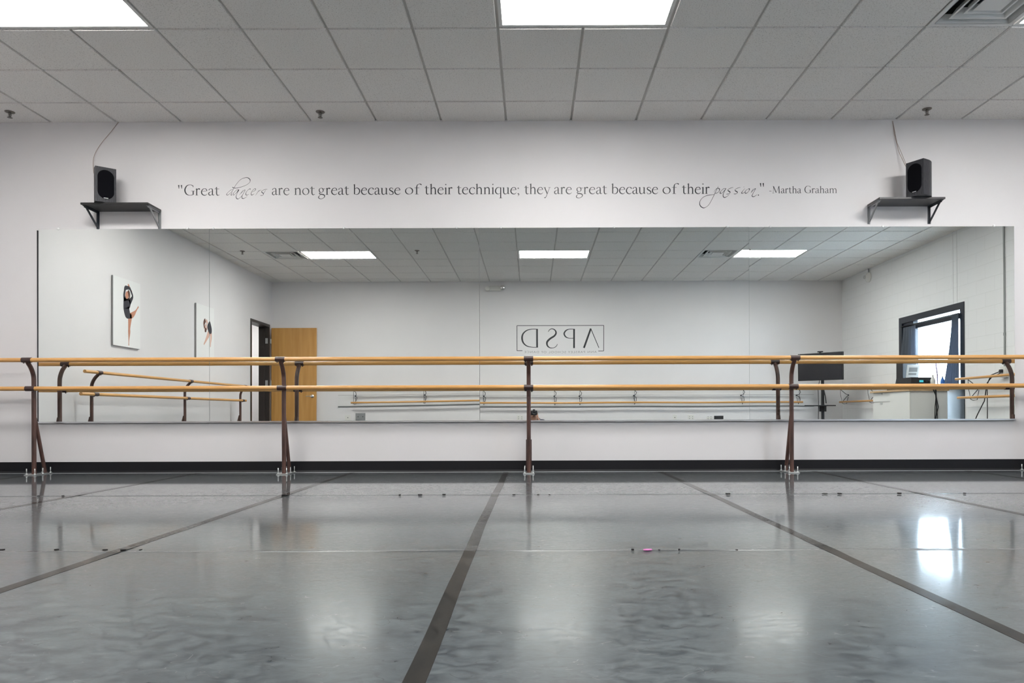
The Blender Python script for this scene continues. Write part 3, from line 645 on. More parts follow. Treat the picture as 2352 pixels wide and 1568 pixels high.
# alarm horn on block wall, emergency lamp on back wall
t = thing('wall_strobe', 'round white alarm unit high on the block wall below the ceiling', 'alarm', (RIGHT - .001, 13.688 - 13.74, 3.13))
MB().lathe([(0, -.085), (.03, -.085), (.055, -.06), (.085, -.035), (.095, -.01), (.095, 0), (0, 0)], (0, 0, 0), 24, axis='X').build('body', bwhite, t)
MB().lathe([(0, -.10), (.03, -.10), (.034, -.082), (0, -.082)], (0, 0, 0), 18, axis='X').build('lens', steel, t)
MB().tube([(-.012, 0, .09), (-.012, 0, CZ - 3.13)], .010, 8).build('conduit', bracket_g, t)
t = thing('emergency_light', 'white emergency light with a round lamp head high on the back wall', 'emergency light', (-.72, BACK, 3.145))
MB().bbox(-.13, .11, .0, .07, -.055, .050, .02, seg=3).build('housing', bwhite, t)
MB().lathe([(0, .13), (.035, .13), (.048, .12), (.048, .06), (0, .05)], (.145, 0, .005), 20, axis='Y').build('lamp_head', chrome, t)
MB().lathe([(0, .13), (.035, .13), (.048, .12), (.048, .06), (0, .05)], (-.165, 0, -.01), 20, axis='Y').build('lamp_head', bwhite, t)

# outlets on the back wall
def plate(x, w, h, label, m_=bwhite, z=.445, holes=2):
    t = thing('wall_plate', label, 'outlet', (x, BACK, z), 0, 'wall plates under the back barres')
    MB().bbox(-w / 2, w / 2, 0, .006, -h / 2, h / 2, .002).build('plate', m_, t)
    n = max(1, round(w / .08))
    for i in range(n):
        c = -w / 2 + w * (i + .5) / n
        for zz in ((-.02, .02) if holes == 2 else (0,)): MB().box(c - .008, c + .008, .006, .0068, zz - .008, zz + .008).build('socket', bracket_g if holes == 2 else black, t)
plate(-3.76, .115, .115, 'white square wall plate with one dark jack, left of the grey plate', holes=1)
plate(-3.50, .20, .15, 'larger plain grey wall plate low on the back wall', bracket_g, .46, 1)
plate(-.25, .13, .115, 'white wall plate left of the photographer in the mirror')
plate(2.85, .075, .115, 'narrow white wall plate right of the photographer', holes=1)
plate(3.18, .125, .115, 'double white wall plate between the narrow plate and the recessed box')
plate(3.56, .12, .05, 'flat wide white wall plate just left of the recessed dark box', z=.44)
plate(3.75, .19, .07, 'dark recessed wall box under the right back barre', black, .445, 1)

# ------------------------------------------------------------------ TV on a stand
t = thing('tv_stand', 'black pole stand with a shelf, carrying the television in the back corner', 'tv stand', (5.57, -.31, 0), math.radians(50))
MB().tube([(0, 0, .03), (0, 0, 1.56)], .030, 14).build('pole', black, t)
MB().bbox(-.30, .30, -.20, -.14, 0, .035, .008).bbox(-.30, .30, .14, .20, 0, .035, .008).bbox(-.03, .03, -.2, .2, 0, .035, .008).build('foot', black, t)
MB().bbox(-.24, .24, -.06, .26, .665, .685, .004).bbox(-.05, .05, -.05, .05, .56, .67, .004).build('shelf', black, t)
MB().bbox(-.16, .16, .03, .0615, 1.28, 1.56, .004).build('mount_plate', black, t)
MB().tube([(-.03, .03, 1.25), (-.075, .04, 1.0), (-.07, .03, .75), (-.075, .04, .30), (-.07, .05, .04)], .006, 6).tube([(.03, .02, 1.0), (.07, .03, .85), (.09, .04, .72)], .010, 6).build('cable', cable_b, t)
t = thing('television', 'flat black television screen on the pole stand in the back corner, seen in the mirror', 'television', (5.57, -.31, 0), math.radians(50))
MB().bbox(-.46, .46, .062, .10, 1.165, 1.700, .006).build('casing', black, t)
MB().box(-.448, .448, .1001, .102, 1.182, 1.690).build('screen', screen, t)
MB().bbox(-.05, .05, .06, .10, 1.712, 1.735, .004).box(-.02, .02, .07, .09, 1.698, 1.714).build('webcam', black, t)

# ------------------------------------------------------------------ canvases with printed dancers
def canvas(loc, label):
    t = thing('canvas_print', label, 'picture', loc, 0, 'canvas prints on the left wall')
    m = MB(); m.box(0, .024, -.32, .32, 0, .895, 1); m.box(.0240, .0248, -.32, .32, 0, .895, 0); m.build('canvas', [canvas_m, canvas_side], t)
    return t
def ribbon(pts, n=8):
    P = [Vector((p[0], p[1], p[2])) for p in pts]; out = []
    for i in range(len(P) - 1):
        p0 = P[max(i - 1, 0)]; p1 = P[i]; p2 = P[i + 1]; p3 = P[min(i + 2, len(P) - 1)]
        for k in range(n):
            u = k / n; out.append(0.5 * ((2 * p1) + (-p0 + p2) * u + (2 * p0 - 5 * p1 + 4 * p2 - p3) * u * u + (-p0 + 3 * p1 - 3 * p2 + p3) * u ** 3))
    out.append(P[-1]); return out
def stroke(mb, pts, fn, lift, mi=0, n=8, straight=False):
    """pts (a, b, width) in a plane; fn maps (a, b, lift) to a vertex"""
    c = [Vector(p) for p in pts] if straight else ribbon(pts, n)
    vs = []; k = len(c)
    for i, p in enumerate(c):
        a = c[max(i - 1, 0)]; b = c[min(i + 1, k - 1)]; d = Vector((b.x - a.x, b.y - a.y))
        if d.length < 1e-9: d = Vector((1, 0))
        d.normalize(); w = max(p.z, 1e-4) / 2
        vs += [fn(p.x - d.y * w, p.y + d.x * w, lift), fn(p.x + d.y * w, p.y - d.x * w, lift)]
    mb.add(vs, [(2 * i, 2 * i + 1, 2 * i + 3, 2 * i + 2) for i in range(k - 1)], mi)
# crop of the print: a = horizontal 0..1, b = vertical 0..1 (from top) -> canvas plane
def dancer_map(a, b, lift): return (.0252 + lift, .32 - a * .64, .895 * (1 - b))
c1 = canvas((LEFT + .004, 13.688 - 9.57, 1.437), 'canvas print of a dancer with arms overhead and one leg raised, on the left wall')
DM = dancer_map
q = MB()
for s in ([(.59, .50, .12), (.60, .55, .14), (.59, .62, .11), (.575, .71, .075), (.575, .77, .08), (.565, .87, .035), (.56, .93, .02), (.56, .97, .03)],
          [(.60, .53, .08), (.68, .51, .09), (.76, .475, .07), (.83, .43, .035), (.88, .39, .025), (.93, .355, .03)],
          [(.49, .175, .06), (.495, .215, .12), (.49, .255, .11), (.50, .295, .06)],
          [(.52, .068, .02), (.56, .085, .04), (.585, .112, .03)], [(.63, .135, .02), (.68, .16, .025)]):
    stroke(q, s, DM, .0002)
q.build('printed_skin', skin_p, c1)
q = MB()
for s in ([(.585, .115, .05), (.50, .120, .055), (.43, .135, .07), (.405, .185, .06), (.39, .25, .07), (.42, .32, .10)], [(.585, .112, .05), (.64, .155, .045), (.70, .225, .05), (.65, .28, .07), (.58, .33, .10)],
          [(.50, .285, .10), (.505, .31, .25), (.47, .37, .23), (.455, .43, .18), (.50, .48, .20), (.56, .525, .13), (.60, .56, .02)]):
    stroke(q, s, DM, .0003)
q.build('printed_leotard', black_p, c1)
q = MB(); stroke(q, [(.52, .165, .04), (.565, .195, .07), (.575, .25, .05), (.56, .285, .02)], DM, .0004); q.build('printed_hair', hair_p, c1)
c2 = canvas((LEFT + .004, 13.688 - 11.86, 1.437), 'canvas print of a dancer bending forward with long hair, nearer the doorway')
q = MB()
for s in ([(.74, .44, .14), (.68, .50, .13), (.60, .57, .09), (.50, .65, .06), (.40, .72, .03)], [(.80, .46, .12), (.82, .56, .09), (.79, .66, .06), (.78, .74, .04)],
          [(.52, .265, .05), (.58, .285, .07), (.62, .32, .05)], [(.56, .335, .05), (.48, .39, .05), (.43, .43, .04)], [(.56, .37, .03), (.60, .41, .03), (.50, .44, .03)]): stroke(q, s, DM, .0002)
q.build('printed_skin', skin_p2, c2)
q = MB(); stroke(q, [(.66, .305, .10), (.68, .33, .20), (.74, .39, .20), (.80, .45, .16), (.82, .49, .05)], DM, .0003); q.build('printed_leotard', black_p, c2)
q = MB(); stroke(q, [(.50, .262, .08), (.43, .31, .09), (.42, .36, .07), (.45, .42, .05)], DM, .0004); stroke(q, [(.55, .41, .05), (.50, .46, .10), (.50, .485, .04)], DM, .00045); q.build('printed_hair', hair_p, c2)

# ------------------------------------------------------------------ lettering: hand drawn roman capitals and minuscules
K, k_ = .165, .05
def stem(x, y0=0, y1=1, foot=True, flag=True):
    r = [('l', [(x, y0, K), (x, y1 - .02, K)])]
    if foot: r.append(('l', [(x - .19, y0 + .02, k_), (x + .19, y0 + .02, k_)]))
    if flag: r.append(('l', [(x - .19, y1 - .13, .03), (x + .05, y1 - .01, .10)]))
    return r
def ell(cx_, cy_, rx, ry_, kk=K, tk=k_, rot=.25):
    pts = []
    for i in range(25):
        th = 2 * math.pi * i / 24; pts.append((cx_ + rx * math.cos(th), cy_ + ry_ * math.sin(th), tk + (kk - tk) * abs(math.cos(th - rot)) ** 1.5))
    return [('l', pts)]
arch = [(0.0, .72, .04), (.14, .90, .08), (.34, .98, .12), (.52, .88, .16), (.58, .62, K), (.58, 0, K)]
def archx(x): return [('c', [(x + a, b, w) for a, b, w in arch]), ('l', [(x + .40, .02, k_), (x + .77, .02, k_)])]
def dot(x, y, r=.105): return [('l', [(x + r * math.cos(2 * math.pi * i / 12), y + r * math.sin(2 * math.pi * i / 12), r * 1.2) for i in range(13)])]
G_ = {
 'n': (1.12, stem(.24) + archx(.26)), 'h': (1.12, stem(.24, 0, 1.52) + archx(.26)),
 'm': (1.72, stem(.24) + archx(.26) + archx(.86)),
 'r': (.78, stem(.24) + [('c', [(.26, .68, .04), (.38, .90, .09), (.52, .97, .15), (.63, .90, .19), (.66, .86, .10)])]),
 'i': (.50, stem(.24) + dot(.24, 1.43, .055)),
 'u': (1.10, [('c', [(.20, .97, K), (.20, .35, K), (.28, .08, .14), (.46, .02, .09), (.66, .12, .05), (.80, .30, .04)]), ('l', [(.02, .95, .05), (.2, .97, .05)]), ('l', [(.82, .97, K), (.82, .04, K)]), ('l', [(.62, .95, .05), (.84, .97, .05)]), ('l', [(.80, .05, .10), (1.03, .10, .03)])]),
 'e': (.98, [('l', [(.16, .60, .055), (.84, .66, .055)]), ('c', [(.84, .64, .12), (.76, .88, .11), (.54, .99, .07), (.26, .86, .11), (.11, .50, K), (.22, .16, .16), (.50, .01, .11), (.74, .07, .07), (.90, .24, .03)])]),
 'c': (.92, [('c', [(.82, .76, .16), (.74, .92, .12), (.54, .99, .06), (.26, .86, .11), (.11, .50, K), (.22, .16, .16), (.50, .01, .11), (.72, .07, .07), (.86, .22, .03)])]),
 'a': (.90, [('c', [(.14, .74, .14), (.20, .90, .08), (.40, .99, .07), (.58, .90, .13), (.62, .66, K), (.62, .22, K), (.68, .06, .13), (.90, .10, .03)]), ('c', [(.60, .60, .04), (.34, .50, .06), (.14, .36, .13), (.13, .14, .15), (.28, .01, .11), (.46, .08, .06), (.62, .24, .04)])]),
 't': (.72, [('c', [(.30, 1.26, .03), (.29, 1.0, .14), (.28, .35, K), (.34, .08, .15), (.48, .01, .10), (.70, .10, .03)]), ('l', [(.04, .93, .05), (.64, .95, .06)]), ('l', [(.05, .92, .05), (.29, 1.20, .06)])]),
 'o': (1.06, ell(.50, .495, .41, .48)),
 'g': (1.00, ell(.42, .66, .29, .32, .14) + [('c', [(.30, .36, .05), (.17, .22, .10), (.22, .11, .13), (.46, .06, .15), (.76, .0, .15), (.90, -.18, .13), (.80, -.42, .08), (.46, -.60, .06), (.14, -.54, .10), (.05, -.36, .12), (.16, -.16, .07), (.34, -.02, .04)]), ('c', [(.62, .86, .04), (.76, .88, .05), (.94, .86, .08)])]),
 'b': (1.08, stem(.20, .06, 1.52, False) + [('c', [(.22, .74, .04), (.36, .92, .07), (.58, .98, .10), (.84, .80, .15), (.92, .50, K), (.80, .16, .13), (.52, .01, .07), (.20, .08, .05)])]),
 'q': (1.06, [('c', [(.82, .86, .04), (.56, .99, .07), (.26, .86, .12), (.11, .50, K), (.20, .18, .15), (.42, .02, .09), (.62, .06, .05), (.82, .20, .04)]), ('l', [(.84, 1.0, .14), (.84, -.58, K)]), ('l', [(.62, -.58, k_), (1.06, -.58, k_)])]),
 's': (.80, [('c', [(.66, .72, .04), (.62, .88, .07), (.44, .99, .07), (.20, .88, .12), (.20, .68, .15), (.44, .52, .17), (.66, .34, .16), (.66, .12, .12), (.44, .01, .07), (.20, .04, .07), (.12, .30, .04)])]),
 'f': (.70, [('c', [(.86, 1.38, .16), (.76, 1.50, .12), (.56, 1.50, .06), (.38, 1.34, .11), (.32, 1.0, K), (.32, 0, K)]), ('l', [(.06, .95, .055), (.62, .95, .055)]), ('l', [(.12, .02, k_), (.54, .02, k_)])]),
 'y': (.98, [('l', [(.16, .96, .14), (.54, .04, .15)]), ('c', [(.88, .96, .05), (.54, .04, .07), (.38, -.36, .07), (.24, -.54, .10), (.10, -.52, .13)]), ('l', [(.0, .96, k_), (.34, .96, k_)]), ('l', [(.70, .96, k_), (1.02, .96, k_)])]),
 ';': (.46, dot(.18, .86, .06) + dot(.18, .05, .06) + [('c', [(.24, .05, .12), (.26, -.10, .08), (.10, -.32, .02)])]),
 '"': (.70, [('l', [(.10, 1.52, .20), (.14, .98, .07)]), ('l', [(.50, 1.52, .20), (.54, .98, .07)])]),
 'G': (1.48, [('c', [(1.24, 1.18, .04), (1.20, 1.40, .10), (.80, 1.55, .06), (.36, 1.38, .13), (.11, .80, .20), (.30, .22, .16), (.74, .01, .06), (1.08, .06, .08), (1.26, .14, .10)]), ('l', [(1.24, .10, .18), (1.24, .62, .18)]), ('l', [(.94, .66, k_), (1.46, .66, k_)])]),
 'M': (1.86, [('l', [(.26, .02, .06), (.32, 1.48, .07)]), ('l', [(.32, 1.48, .18), (.88, .12, .15)]), ('l', [(.88, .10, .06), (1.46, 1.48, .07)]), ('l', [(1.46, 1.48, .18), (1.56, .02, .18)]), ('l', [(.06, .02, k_), (.46, .02, k_)]), ('l', [(1.34, .02, k_), (1.78, .02, k_)]), ('l', [(.10, 1.49, k_), (.36, 1.49, k_)]), ('l', [(1.42, 1.49, k_), (1.68, 1.49, k_)])]),
 '-': (.62, [('l', [(.04, .46, .08), (.50, .46, .08)])]),
}
LY = D - 0.0012
quote = thing('wall_quote', 'black lettered quote about great dancers across the white wall above the mirrors', 'wall lettering', (0, LY, 0))
def wall_fn(a, b, lift):
    X, Z = wallpt(a, b); return (X, -lift, Z)
def word(txt, x0, x1, base, xh):
    adv = sum(G_[c][0] for c in txt); last = 0.06
    s = (x1 - x0) / (adv - 2 * last) if len(txt) > 1 else xh; q = MB(); x = x0 - last * s; n = 0
    for c in txt:
        for kind, pts in G_[c][1]:
            P = [(x + a * s, base - b * xh, w * xh) for a, b, w in pts]
            stroke(q, P, wall_fn, n * .00001, straight=(kind == 'l')); n += 1
        x += G_[c][0] * s
    return q.build('word', decal, quote)
XH = 15.6
for w_, a, b in (('Great', 424, 504), ('are', 625, 665), ('not', 676, 723), ('great', 732, 801.5), ('because', 812, 920), ('of', 931, 963.5), ('their', 976, 1039.5),
                 ('technique;', 1050, 1194), ('they', 1205, 1263), ('are', 1273, 1313.5), ('great', 1324, 1394), ('because', 1405, 1511.5), ('of', 1522.5, 1554.5), ('their', 1567, 1630)):
    word(w_, a, b, 448.6 - (a - 424) * .0031 + .9 * (1 - abs((a - 424) / 600 - 1)) * -1, XH)
word('"', 410, 420, 448.6, XH); word('"', 1746, 1756, 444.2, XH)
word('-Martha', 1767, 1840, 443.6, 10.6); word('Graham', 1848, 1922.5, 443.4, 10.6)
def script(strokes, sc, ox, oy, w):
    q = MB(); n = 0
    for s in strokes:
        P = []
        for i, p in enumerate(s):
            j = s[min(i + 1, len(s) - 1)]; k0 = s[max(i - 1, 0)]
            dx, dy = j[0] - k0[0], j[1] - k0[1]; L_ = math.hypot(dx, dy) + 1e-6
            th = w * (0.55 + 0.9 * abs((dx + dy) / L_ * .7071) ** 2)
            if i == 0 or i == len(s) - 1: th *= .5
            P.append((ox + p[0] / sc, oy + p[1] / sc, th))
        stroke(q, P, wall_fn, n * .00001); n += 1
    q.build('word', decal, quote)
script([[(1135, 296), (1090, 308), (1030, 362), (1012, 392), (1030, 404), (1070, 378), (1112, 330)],
        [(1125, 245), (1140, 262), (1200, 268), (1300, 245), (1400, 205), (1462, 150), (1458, 95), (1395, 65), (1290, 100), (1200, 195), (1140, 295), (1108, 365), (1100, 402), (1118, 400)],
        [(1252, 302), (1215, 300), (1158, 350), (1138, 388), (1152, 402), (1200, 360), (1250, 300), (1212, 375), (1196, 440), (1215, 474), (1250, 470), (1310, 415), (1350, 350)],
        [(1262, 402), (1300, 350), (1332, 302)], [(1272, 386), (1320, 340), (1362, 302), (1366, 320), (1326, 390), (1306, 440), (1320, 468), (1360, 462), (1412, 425)],
        [(1470, 300), (1468, 282), (1430, 300), (1390, 350), (1382, 390), (1402, 404), (1445, 385)],
        [(1500, 346), (1550, 322), (1576, 290), (1556, 278), (1512, 318), (1484, 372), (1496, 402), (1548, 378)],
        [(1646, 304), (1610, 350), (1572, 410)], [(1606, 352), (1640, 322), (1682, 304)],
        [(1798, 288), (1750, 296), (1700, 320), (1690, 345), (1722, 372), (1718, 400), (1690, 412), (1662, 410)], [(1722, 385), (1740, 350), (1772, 305)]], 8.4, 400, 400, 1.25)
script([[(416, 188), (375, 270), (330, 365), (270, 475), (215, 525), (165, 532), (122, 490), (125, 425), (175, 365), (260, 332), (352, 324)],
        [(345, 282), (375, 240), (410, 222), (434, 240), (422, 278), (380, 302), (356, 300)],
        [(536, 226), (495, 232), (452, 275), (442, 300), (466, 302), (510, 262), (536, 226), (500, 292), (490, 345), (510, 370), (550, 355), (592, 318)],
        [(652, 210), (610, 220), (568, 245), (572, 264), (600, 282), (592, 305), (560, 316), (540, 318)],
        [(766, 210), (722, 220), (682, 245), (686, 264), (716, 284), (706, 306), (680, 314), (658, 312)],
        [(836, 226), (800, 268), (784, 300), (806, 302), (840, 278)], [(812, 204), (826, 200)],
        [(892, 234), (856, 254), (838, 286), (846, 304), (878, 292), (904, 256), (908, 234), (890, 234)],
        [(930, 300), (952, 262), (970, 230)], [(936, 292), (970, 252), (1002, 228), (998, 246), (962, 310), (950, 345), (966, 358), (1000, 346), (1028, 322)],
        [(1044, 330), (1050, 328), (1056, 330), (1050, 335), (1044, 330)]], 6.918, 1590, 400, 1.45)

# framed sign on the back wall
sign = thing('wall_sign', 'black framed four letter studio sign lettered on the back wall, seen reversed in the mirror', 'wall lettering', (0, BACK + .0012, 0))
def back_fn(cx_, cy_, lift):
    X, Z = backpt(1160 + cx_ / 6.03, 720 + cy_ / 6.03, 4.2, 1.02); return (X, lift, Z)
q = MB()
for s in ([(165, 169, 8), (1366, 166, 8)], [(166, 169, 8), (166, 527, 8)], [(166, 524, 8), (240, 524, 8)], [(1364, 166, 8), (1364, 530, 8)], [(1364, 528, 8), (1292, 528, 8)]): stroke(q, s, back_fn, 0, straight=True)
q.build('border', decal, sign)
for s in ([[(1187, 210, 24), (1092, 482, 26)], [(1187, 214, 10), (1299, 482, 9)]],
          [[(955, 216, 25), (955, 484, 25)], [(960, 219, 8), (890, 219, 9), (842, 240, 17), (818, 282, 20), (840, 326, 16), (886, 345, 8), (950, 345, 8)]],
          [[(598, 256, 7), (618, 226, 9), (652, 214, 11), (690, 232, 16), (706, 270, 22), (684, 312, 24), (622, 354, 26), (582, 400, 26), (586, 450, 20), (622, 480, 12), (670, 480, 8), (704, 462, 8), (726, 428, 6)]],
          [[(443, 216, 25), (443, 478, 25)], [(448, 219, 8), (370, 219, 9), (300, 238, 14), (250, 285, 20), (236, 346, 24), (252, 410, 20), (300, 456, 14), (370, 473, 9), (448, 474, 8)]]):
    q = MB()
    for n, ss in enumerate(s): stroke(q, ss, back_fn, n * .00001, straight=len(ss) == 2)
    q.build('letter', decal, sign)
def text_mesh(txt, size, name, m_, parent, loc, width):
    cu = bpy.data.curves.new('t', 'FONT'); cu.body = txt; cu.size = size; cu.align_x = 'CENTER'; cu.space_character = 1.25
    to = bpy.data.objects.new('t', cu); COL.objects.link(to); dg = bpy.context.evaluated_depsgraph_get(); dg.update()
    me = bpy.data.meshes.new_from_object(to.evaluated_get(dg)); bpy.data.objects.remove(to); me.materials.clear(); me.materials.append(m_)
    xs = [v.co.x for v in me.vertices]; s = width / (max(xs) - min(xs))
    for v in me.vertices: v.co.x *= s
    o = bpy.data.objects.new(name, me); COL.objects.link(o); o.parent = parent; o.location = loc; o.rotation_euler = (math.radians(90), 0, math.radians(180)); return o
xa, za = back_fn(268, 556, 0)[0], back_fn(268, 556, 0)[2]; xb = back_fn(1268, 556, 0)[0]
text_mesh('ANN PARSLEY SCHOOL OF DANCE', .062, 'small_lettering', decal_g, sign, ((xa + xb) / 2, .0002, za), xb - xa)

# ------------------------------------------------------------------ speakers, shelves and cables on the front wall
def shelf(x0, x1, zb, label, mid, m1, m2):
    t = thing('wall_shelf', label, 'shelf', ((x0 + x1) / 2, D, zb), 0, 'bracket shelves for the speakers')
    w = (x1 - x0) / 2
    MB().bbox(-w, w, -.245, -.002, 0, .018, .002).build('shelf_board', mid, t)
    for s, m_ in ((-1, m1), (1, m2)):
        c = s * (w - .016); q = MB()
        q.box(c - .014, c + .014, -.004, 0, -.165, -.0005); q.box(c - .002, c + .002, -.018, 0, -.165, -.0005)
        q.box(c - .014, c + .014, -.215, 0, -.004, -.0005); q.box(c - .002, c + .002, -.215, 0, -.018, -.0005)
        q.prism([(-.004, -.165), (-.004, -.140), (-.175, -.004), (-.205, -.004)], c - .004, c + .004, 'X')
        q.build('bracket', m_, t)
def speaker(loc, rz, label):
    """front faces local -y"""
    t = thing('speaker', label, 'speaker', loc, rz, 'bookshelf speakers on the wall shelves')
    w, h, dp = .083, .316, .165; poly = [(-w, 0), (w, 0)]
    for i in range(9):
        u = i / 8; poly.append((w * (1 - .30 * u ** 2.2), dp * (.35 + .65 * u)))
    poly += [(-a, b) for a, b in poly[:1:-1]]
    MB().prism(poly, .0, h).build('cabinet', blackw, t)
    pts = []; a, b = .066, .128; r = .066
    for i in range(33):
        th = math.pi * i / 32; pts.append((r * math.cos(th), h * .5 + (b - r) + .006 + r * math.sin(th)))
    for i in range(33):
        th = math.pi + math.pi * i / 32; pts.append((r * math.cos(th), h * .5 - (b - r) + .0 + r * math.sin(th)))
    vs = [(x, -.0005, z) for x, z in pts] + [(x * .96, -.007, h / 2 + (z - h / 2) * .98) for x, z in pts]; n = len(pts)
    MB().add(vs, [(i, (i + 1) % n, n + (i + 1) % n, n + i) for i in range(n)] + [list(range(n, 2 * n))]).build('grille', grille, t)
    MB().box(-.018, .018, -.0085, -.007, .033, .039).build('badge', steel, t)
shelf(-4.085, -3.475, 2.452, 'dark speaker shelf on metal brackets at the upper left', mat('black_shelf', (.018, .017, .017), .45), bracket_d, bracket_g)
shelf(3.152, 3.750, 2.478, 'dark grey speaker shelf on metal brackets at the upper right', mat('charcoal_shelf', (.035, .034, .038), .35), bracket_g, bracket_d)
speaker((-3.854, 6.602, 2.471), math.radians(39), 'black bookshelf speaker with an oval grille on the left wall shelf')
speaker((3.456, 6.571, 2.497), math.radians(-60), 'black bookshelf speaker turned to the left on the right wall shelf')
def wp(x, y, off=.006): X, Z = wallpt(x, y); return (X, D - off, Z)
o = MB().tube([Vector((p.x, D - .006 - .02 * i / 40, p.z)) for i, p in enumerate([Vector((wallpt(a.x, a.y)[0], 0, wallpt(a.x, a.y)[1])) for a in ribbon([(273, 281, 0), (255, 305, 0), (235, 330, 0), (222, 352, 0), (217, 372, 0), (219, 400, 0)])])], .0028, 6).build('speaker_cable', cable_w)
tag(o, 'thin cream cable curving from the ceiling down to the left speaker', 'cable', 'speaker cables')
o = MB().tube([wp(2050, 279), wp(2054, 310), wp(2062, 350, .02), wp(2072, 385, .06), wp(2082, 410, .10)], .0028, 6).build('speaker_cable', cable_w)
tag(o, 'thin cream cable slanting from the ceiling down to the right speaker', 'cable', 'speaker cables')
o = MB().tube([wp(2049, 279, .012), wp(2058, 330, .02), wp(2066, 352, .03), wp(2076, 392, .07), wp(2084, 405, .11)], .0024, 6).build('speaker_cable', cable_w)
tag(o, 'second thin cable strand beside the slanting right speaker cable', 'cable', 'speaker cables')

# ------------------------------------------------------------------ the photographer, lying low behind the camera
def skinned(name, verts, edges, radii, m_, parent, root=0, lv=2):
    me = bpy.data.meshes.new(name); me.from_pydata(verts, edges, []); me.materials.append(m_)
    o = bpy.data.objects.new(name, me); COL.objects.link(o); o.parent = parent
    sk = o.modifiers.new('skin', 'SKIN'); sk.use_smooth_shade = True
    for i, r in enumerate(radii):
        me.skin_vertices[0].data[i].radius = r if isinstance(r, tuple) else (r, r)
    me.skin_vertices[0].data[root].use_root = True
    sb = o.modifiers.new('sub', 'SUBSURF'); sb.levels = lv; sb.render_levels = lv
    return o
ph = thing('person', 'person lying low on the floor, holding a black camera towards the mirror', 'person', (.10, -.30, 0))
off = Vector((.10, -.30, 0))
def LV(l): return [tuple(Vector(p) - off) for p in l]
# 0 pelvis 1 waist 2 chest 3 neck 4 head base | 5 r shoulder 6 r elbow 7 r wrist | 8 l shoulder 9 l elbow 10 l wrist | 11 r hip 12 r knee 13 r ankle 14 r toe | 15.. left leg
V_ = [(.64, -.86, .14), (.40, -.72, .18), (.14, -.50, .29), (.07, -.34, .39), (.03, -.28, .41),
      (.205, -.32, .375), (.24, -.13, .07), (.125, -.11, .36), (-.09, -.36, .375), (-.15, -.15, .07), (-.07, -.11, .37),
      (.70, -.77, .12), (1.12, -.88, .08), (1.52, -.94, .09), (1.64, -.96, .05), (.66, -.97, .12), (1.06, -1.08, .08), (1.46, -1.13, .09), (1.58, -1.14, .05)]
E_ = [(0, 1), (1, 2), (2, 3), (3, 4), (2, 5), (5, 6), (6, 7), (2, 8), (8, 9), (9, 10), (0, 11), (11, 12), (12, 13), (13, 14), (0, 15), (15, 16), (16, 17), (17, 18)]
R_ = [.12, .11, .12, .055, .05, .06, .042, .026, .06, .042, .026, .085, .055, .038, .028, .085, .055, .038, .028]
def hand(base, palm, fdir, curl, side):
    """append palm and five fingers to the skeleton"""
    i0 = len(V_); b = Vector(palm); V_.append(tuple(b)); R_.append((.026, .016)); E_.append((base, i0))
    f = Vector(fdir).normalized(); s = Vector(side).normalized(); c = Vector(curl).normalized()
    for k in range(4):
        ln = (.030, .034, .031, .025)[k]; q = b + f * .035 + s * (.026 - .017 * k); i = len(V_)
        V_.append(tuple(q)); R_.append(.009); E_.append((i0, i))
        V_.append(tuple(q + f * ln)); R_.append(.0085); E_.append((i, i + 1))
        V_.append(tuple(q + f * ln * 1.3 + c * ln * .8)); R_.append(.0075); E_.append((i + 1, i + 2))
    i = len(V_); q = b + s * .030 + f * .005
    V_.append(tuple(q)); R_.append(.011); E_.append((i0, i)); V_.append(tuple(q + s * .02 + f * .02 + c * .015)); R_.append(.009); E_.append((i, i + 1))
hand(7, (.108, -.105, .43), (-.2, .1, 1), (-1, .1, .3), (0, 1, 0))
hand(10, (-.062, -.105, .44), (.2, .1, 1), (1, .1, .3), (0, 1, 0))
skinned('body', LV(V_), E_, R_, skin, ph)
hc = Vector((.025, -.235, .480)) - off
m = MB(); seg, rg = 24, 16; vs = []; fs = []
hd_dir = Vector((0, 1, .05)).normalized(); rt = hd_dir.cross(Vector((0, 0, 1))).normalized(); upv = rt.cross(hd_dir)
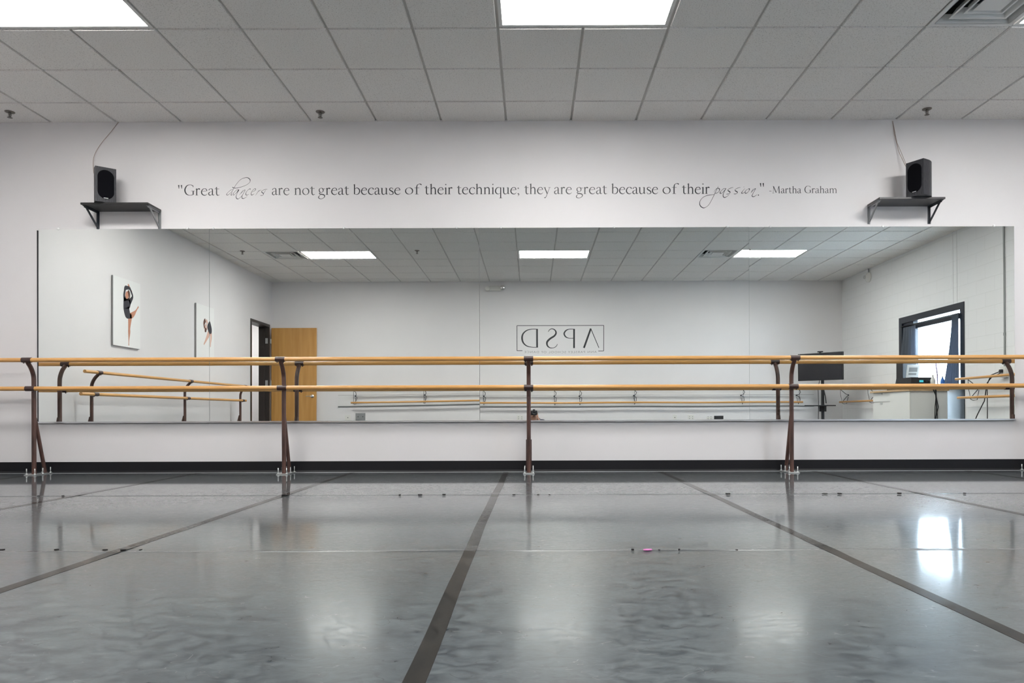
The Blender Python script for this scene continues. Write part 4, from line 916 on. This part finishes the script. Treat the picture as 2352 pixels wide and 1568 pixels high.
for j in range(rg + 1):
    ph_ = math.pi * j / rg
    for i in range(seg):
        th = 2 * math.pi * i / seg; x = math.sin(ph_) * math.cos(th); y = math.sin(ph_) * math.sin(th); z = math.cos(ph_)
        fr = .095 * y; wd = .074 * x * (1 - .18 * max(0, -z)); vt = .112 * z
        if y > .9 and abs(x) < .25 and -.25 < z < .15: fr += .018                     # nose
        if y > .7 and .15 < abs(x) < .5 and .05 < z < .3: fr -= .008                   # eye sockets
        if y > .7 and abs(x) < .35 and -.5 < z < -.4: fr += .004                        # mouth
        if abs(x) > .93 and abs(z) < .25 and abs(y) < .3: wd *= 1.14                    # ears
        vs.append(hc + rt * wd + hd_dir * fr + upv * vt)
for j in range(rg):
    for i in range(seg): i2 = (i + 1) % seg; fs.append((j * seg + i, j * seg + i2, (j + 1) * seg + i2, (j + 1) * seg + i))
m.add(vs, fs, 0, True).build('head', skin, ph)
m = MB(); vs2 = []; fs2 = []
for j in range(rg + 1):
    ph_ = math.pi * j / rg
    for i in range(seg):
        th = 2 * math.pi * i / seg; x = math.sin(ph_) * math.cos(th); y = math.sin(ph_) * math.sin(th); z = math.cos(ph_)
        k = 1.10 + .01 * math.sin(7 * th) if (y < .05 or z > .60) else .9
        vs2.append(hc + rt * .074 * x * k + hd_dir * .095 * y * k + upv * .112 * z * k)
m.add(vs2, fs, 0, True).build('hair', hairm, ph)
Vs = [V_[i] for i in (0, 1, 2, 3, 5, 8)] + [V_[6], (.155, -.115, .27), V_[9], (-.10, -.12, .27)]
skinned('shirt', LV(Vs), [(0, 1), (1, 2), (2, 3), (2, 4), (2, 5), (4, 6), (6, 7), (5, 8), (8, 9)], [.128, .122, .132, .066, .074, .074, .056, .044, .056, .044], shirt_m, ph)
Vt = [V_[i] for i in (0, 11, 12, 13, 15, 16, 17)] + [(.52, -.79, .16)]
skinned('trousers', LV(Vt), [(0, 1), (1, 2), (2, 3), (0, 4), (4, 5), (5, 6), (0, 7)], [.134, .098, .070, .055, .098, .070, .055, .128], jean_m, ph)
t = thing('photo_camera', 'black photo camera held in the hands of the person, seen in the mirror', 'camera', (.025, -.10, .49))
MB().bbox(-.060, .060, -.030, .030, .015, .105, .010, seg=3).bbox(-.02, .02, -.025, .028, .10, .128, .006).bbox(-.062, -.040, -.03, .045, .015, .10, .008).build('camera_body', black, t)
MB().lathe([(0, .075), (.026, .075), (.030, .080), (.034, .078), (.034, .035), (.036, .030), (0, .030)], (0, 0, .058), 24, axis='Y').build('lens', black, t)
MB().lathe([(0, .074), (.024, .070), (.026, .066), (0, .066)], (0, 0, .058), 20, axis='Y').build('front_element', screen, t)
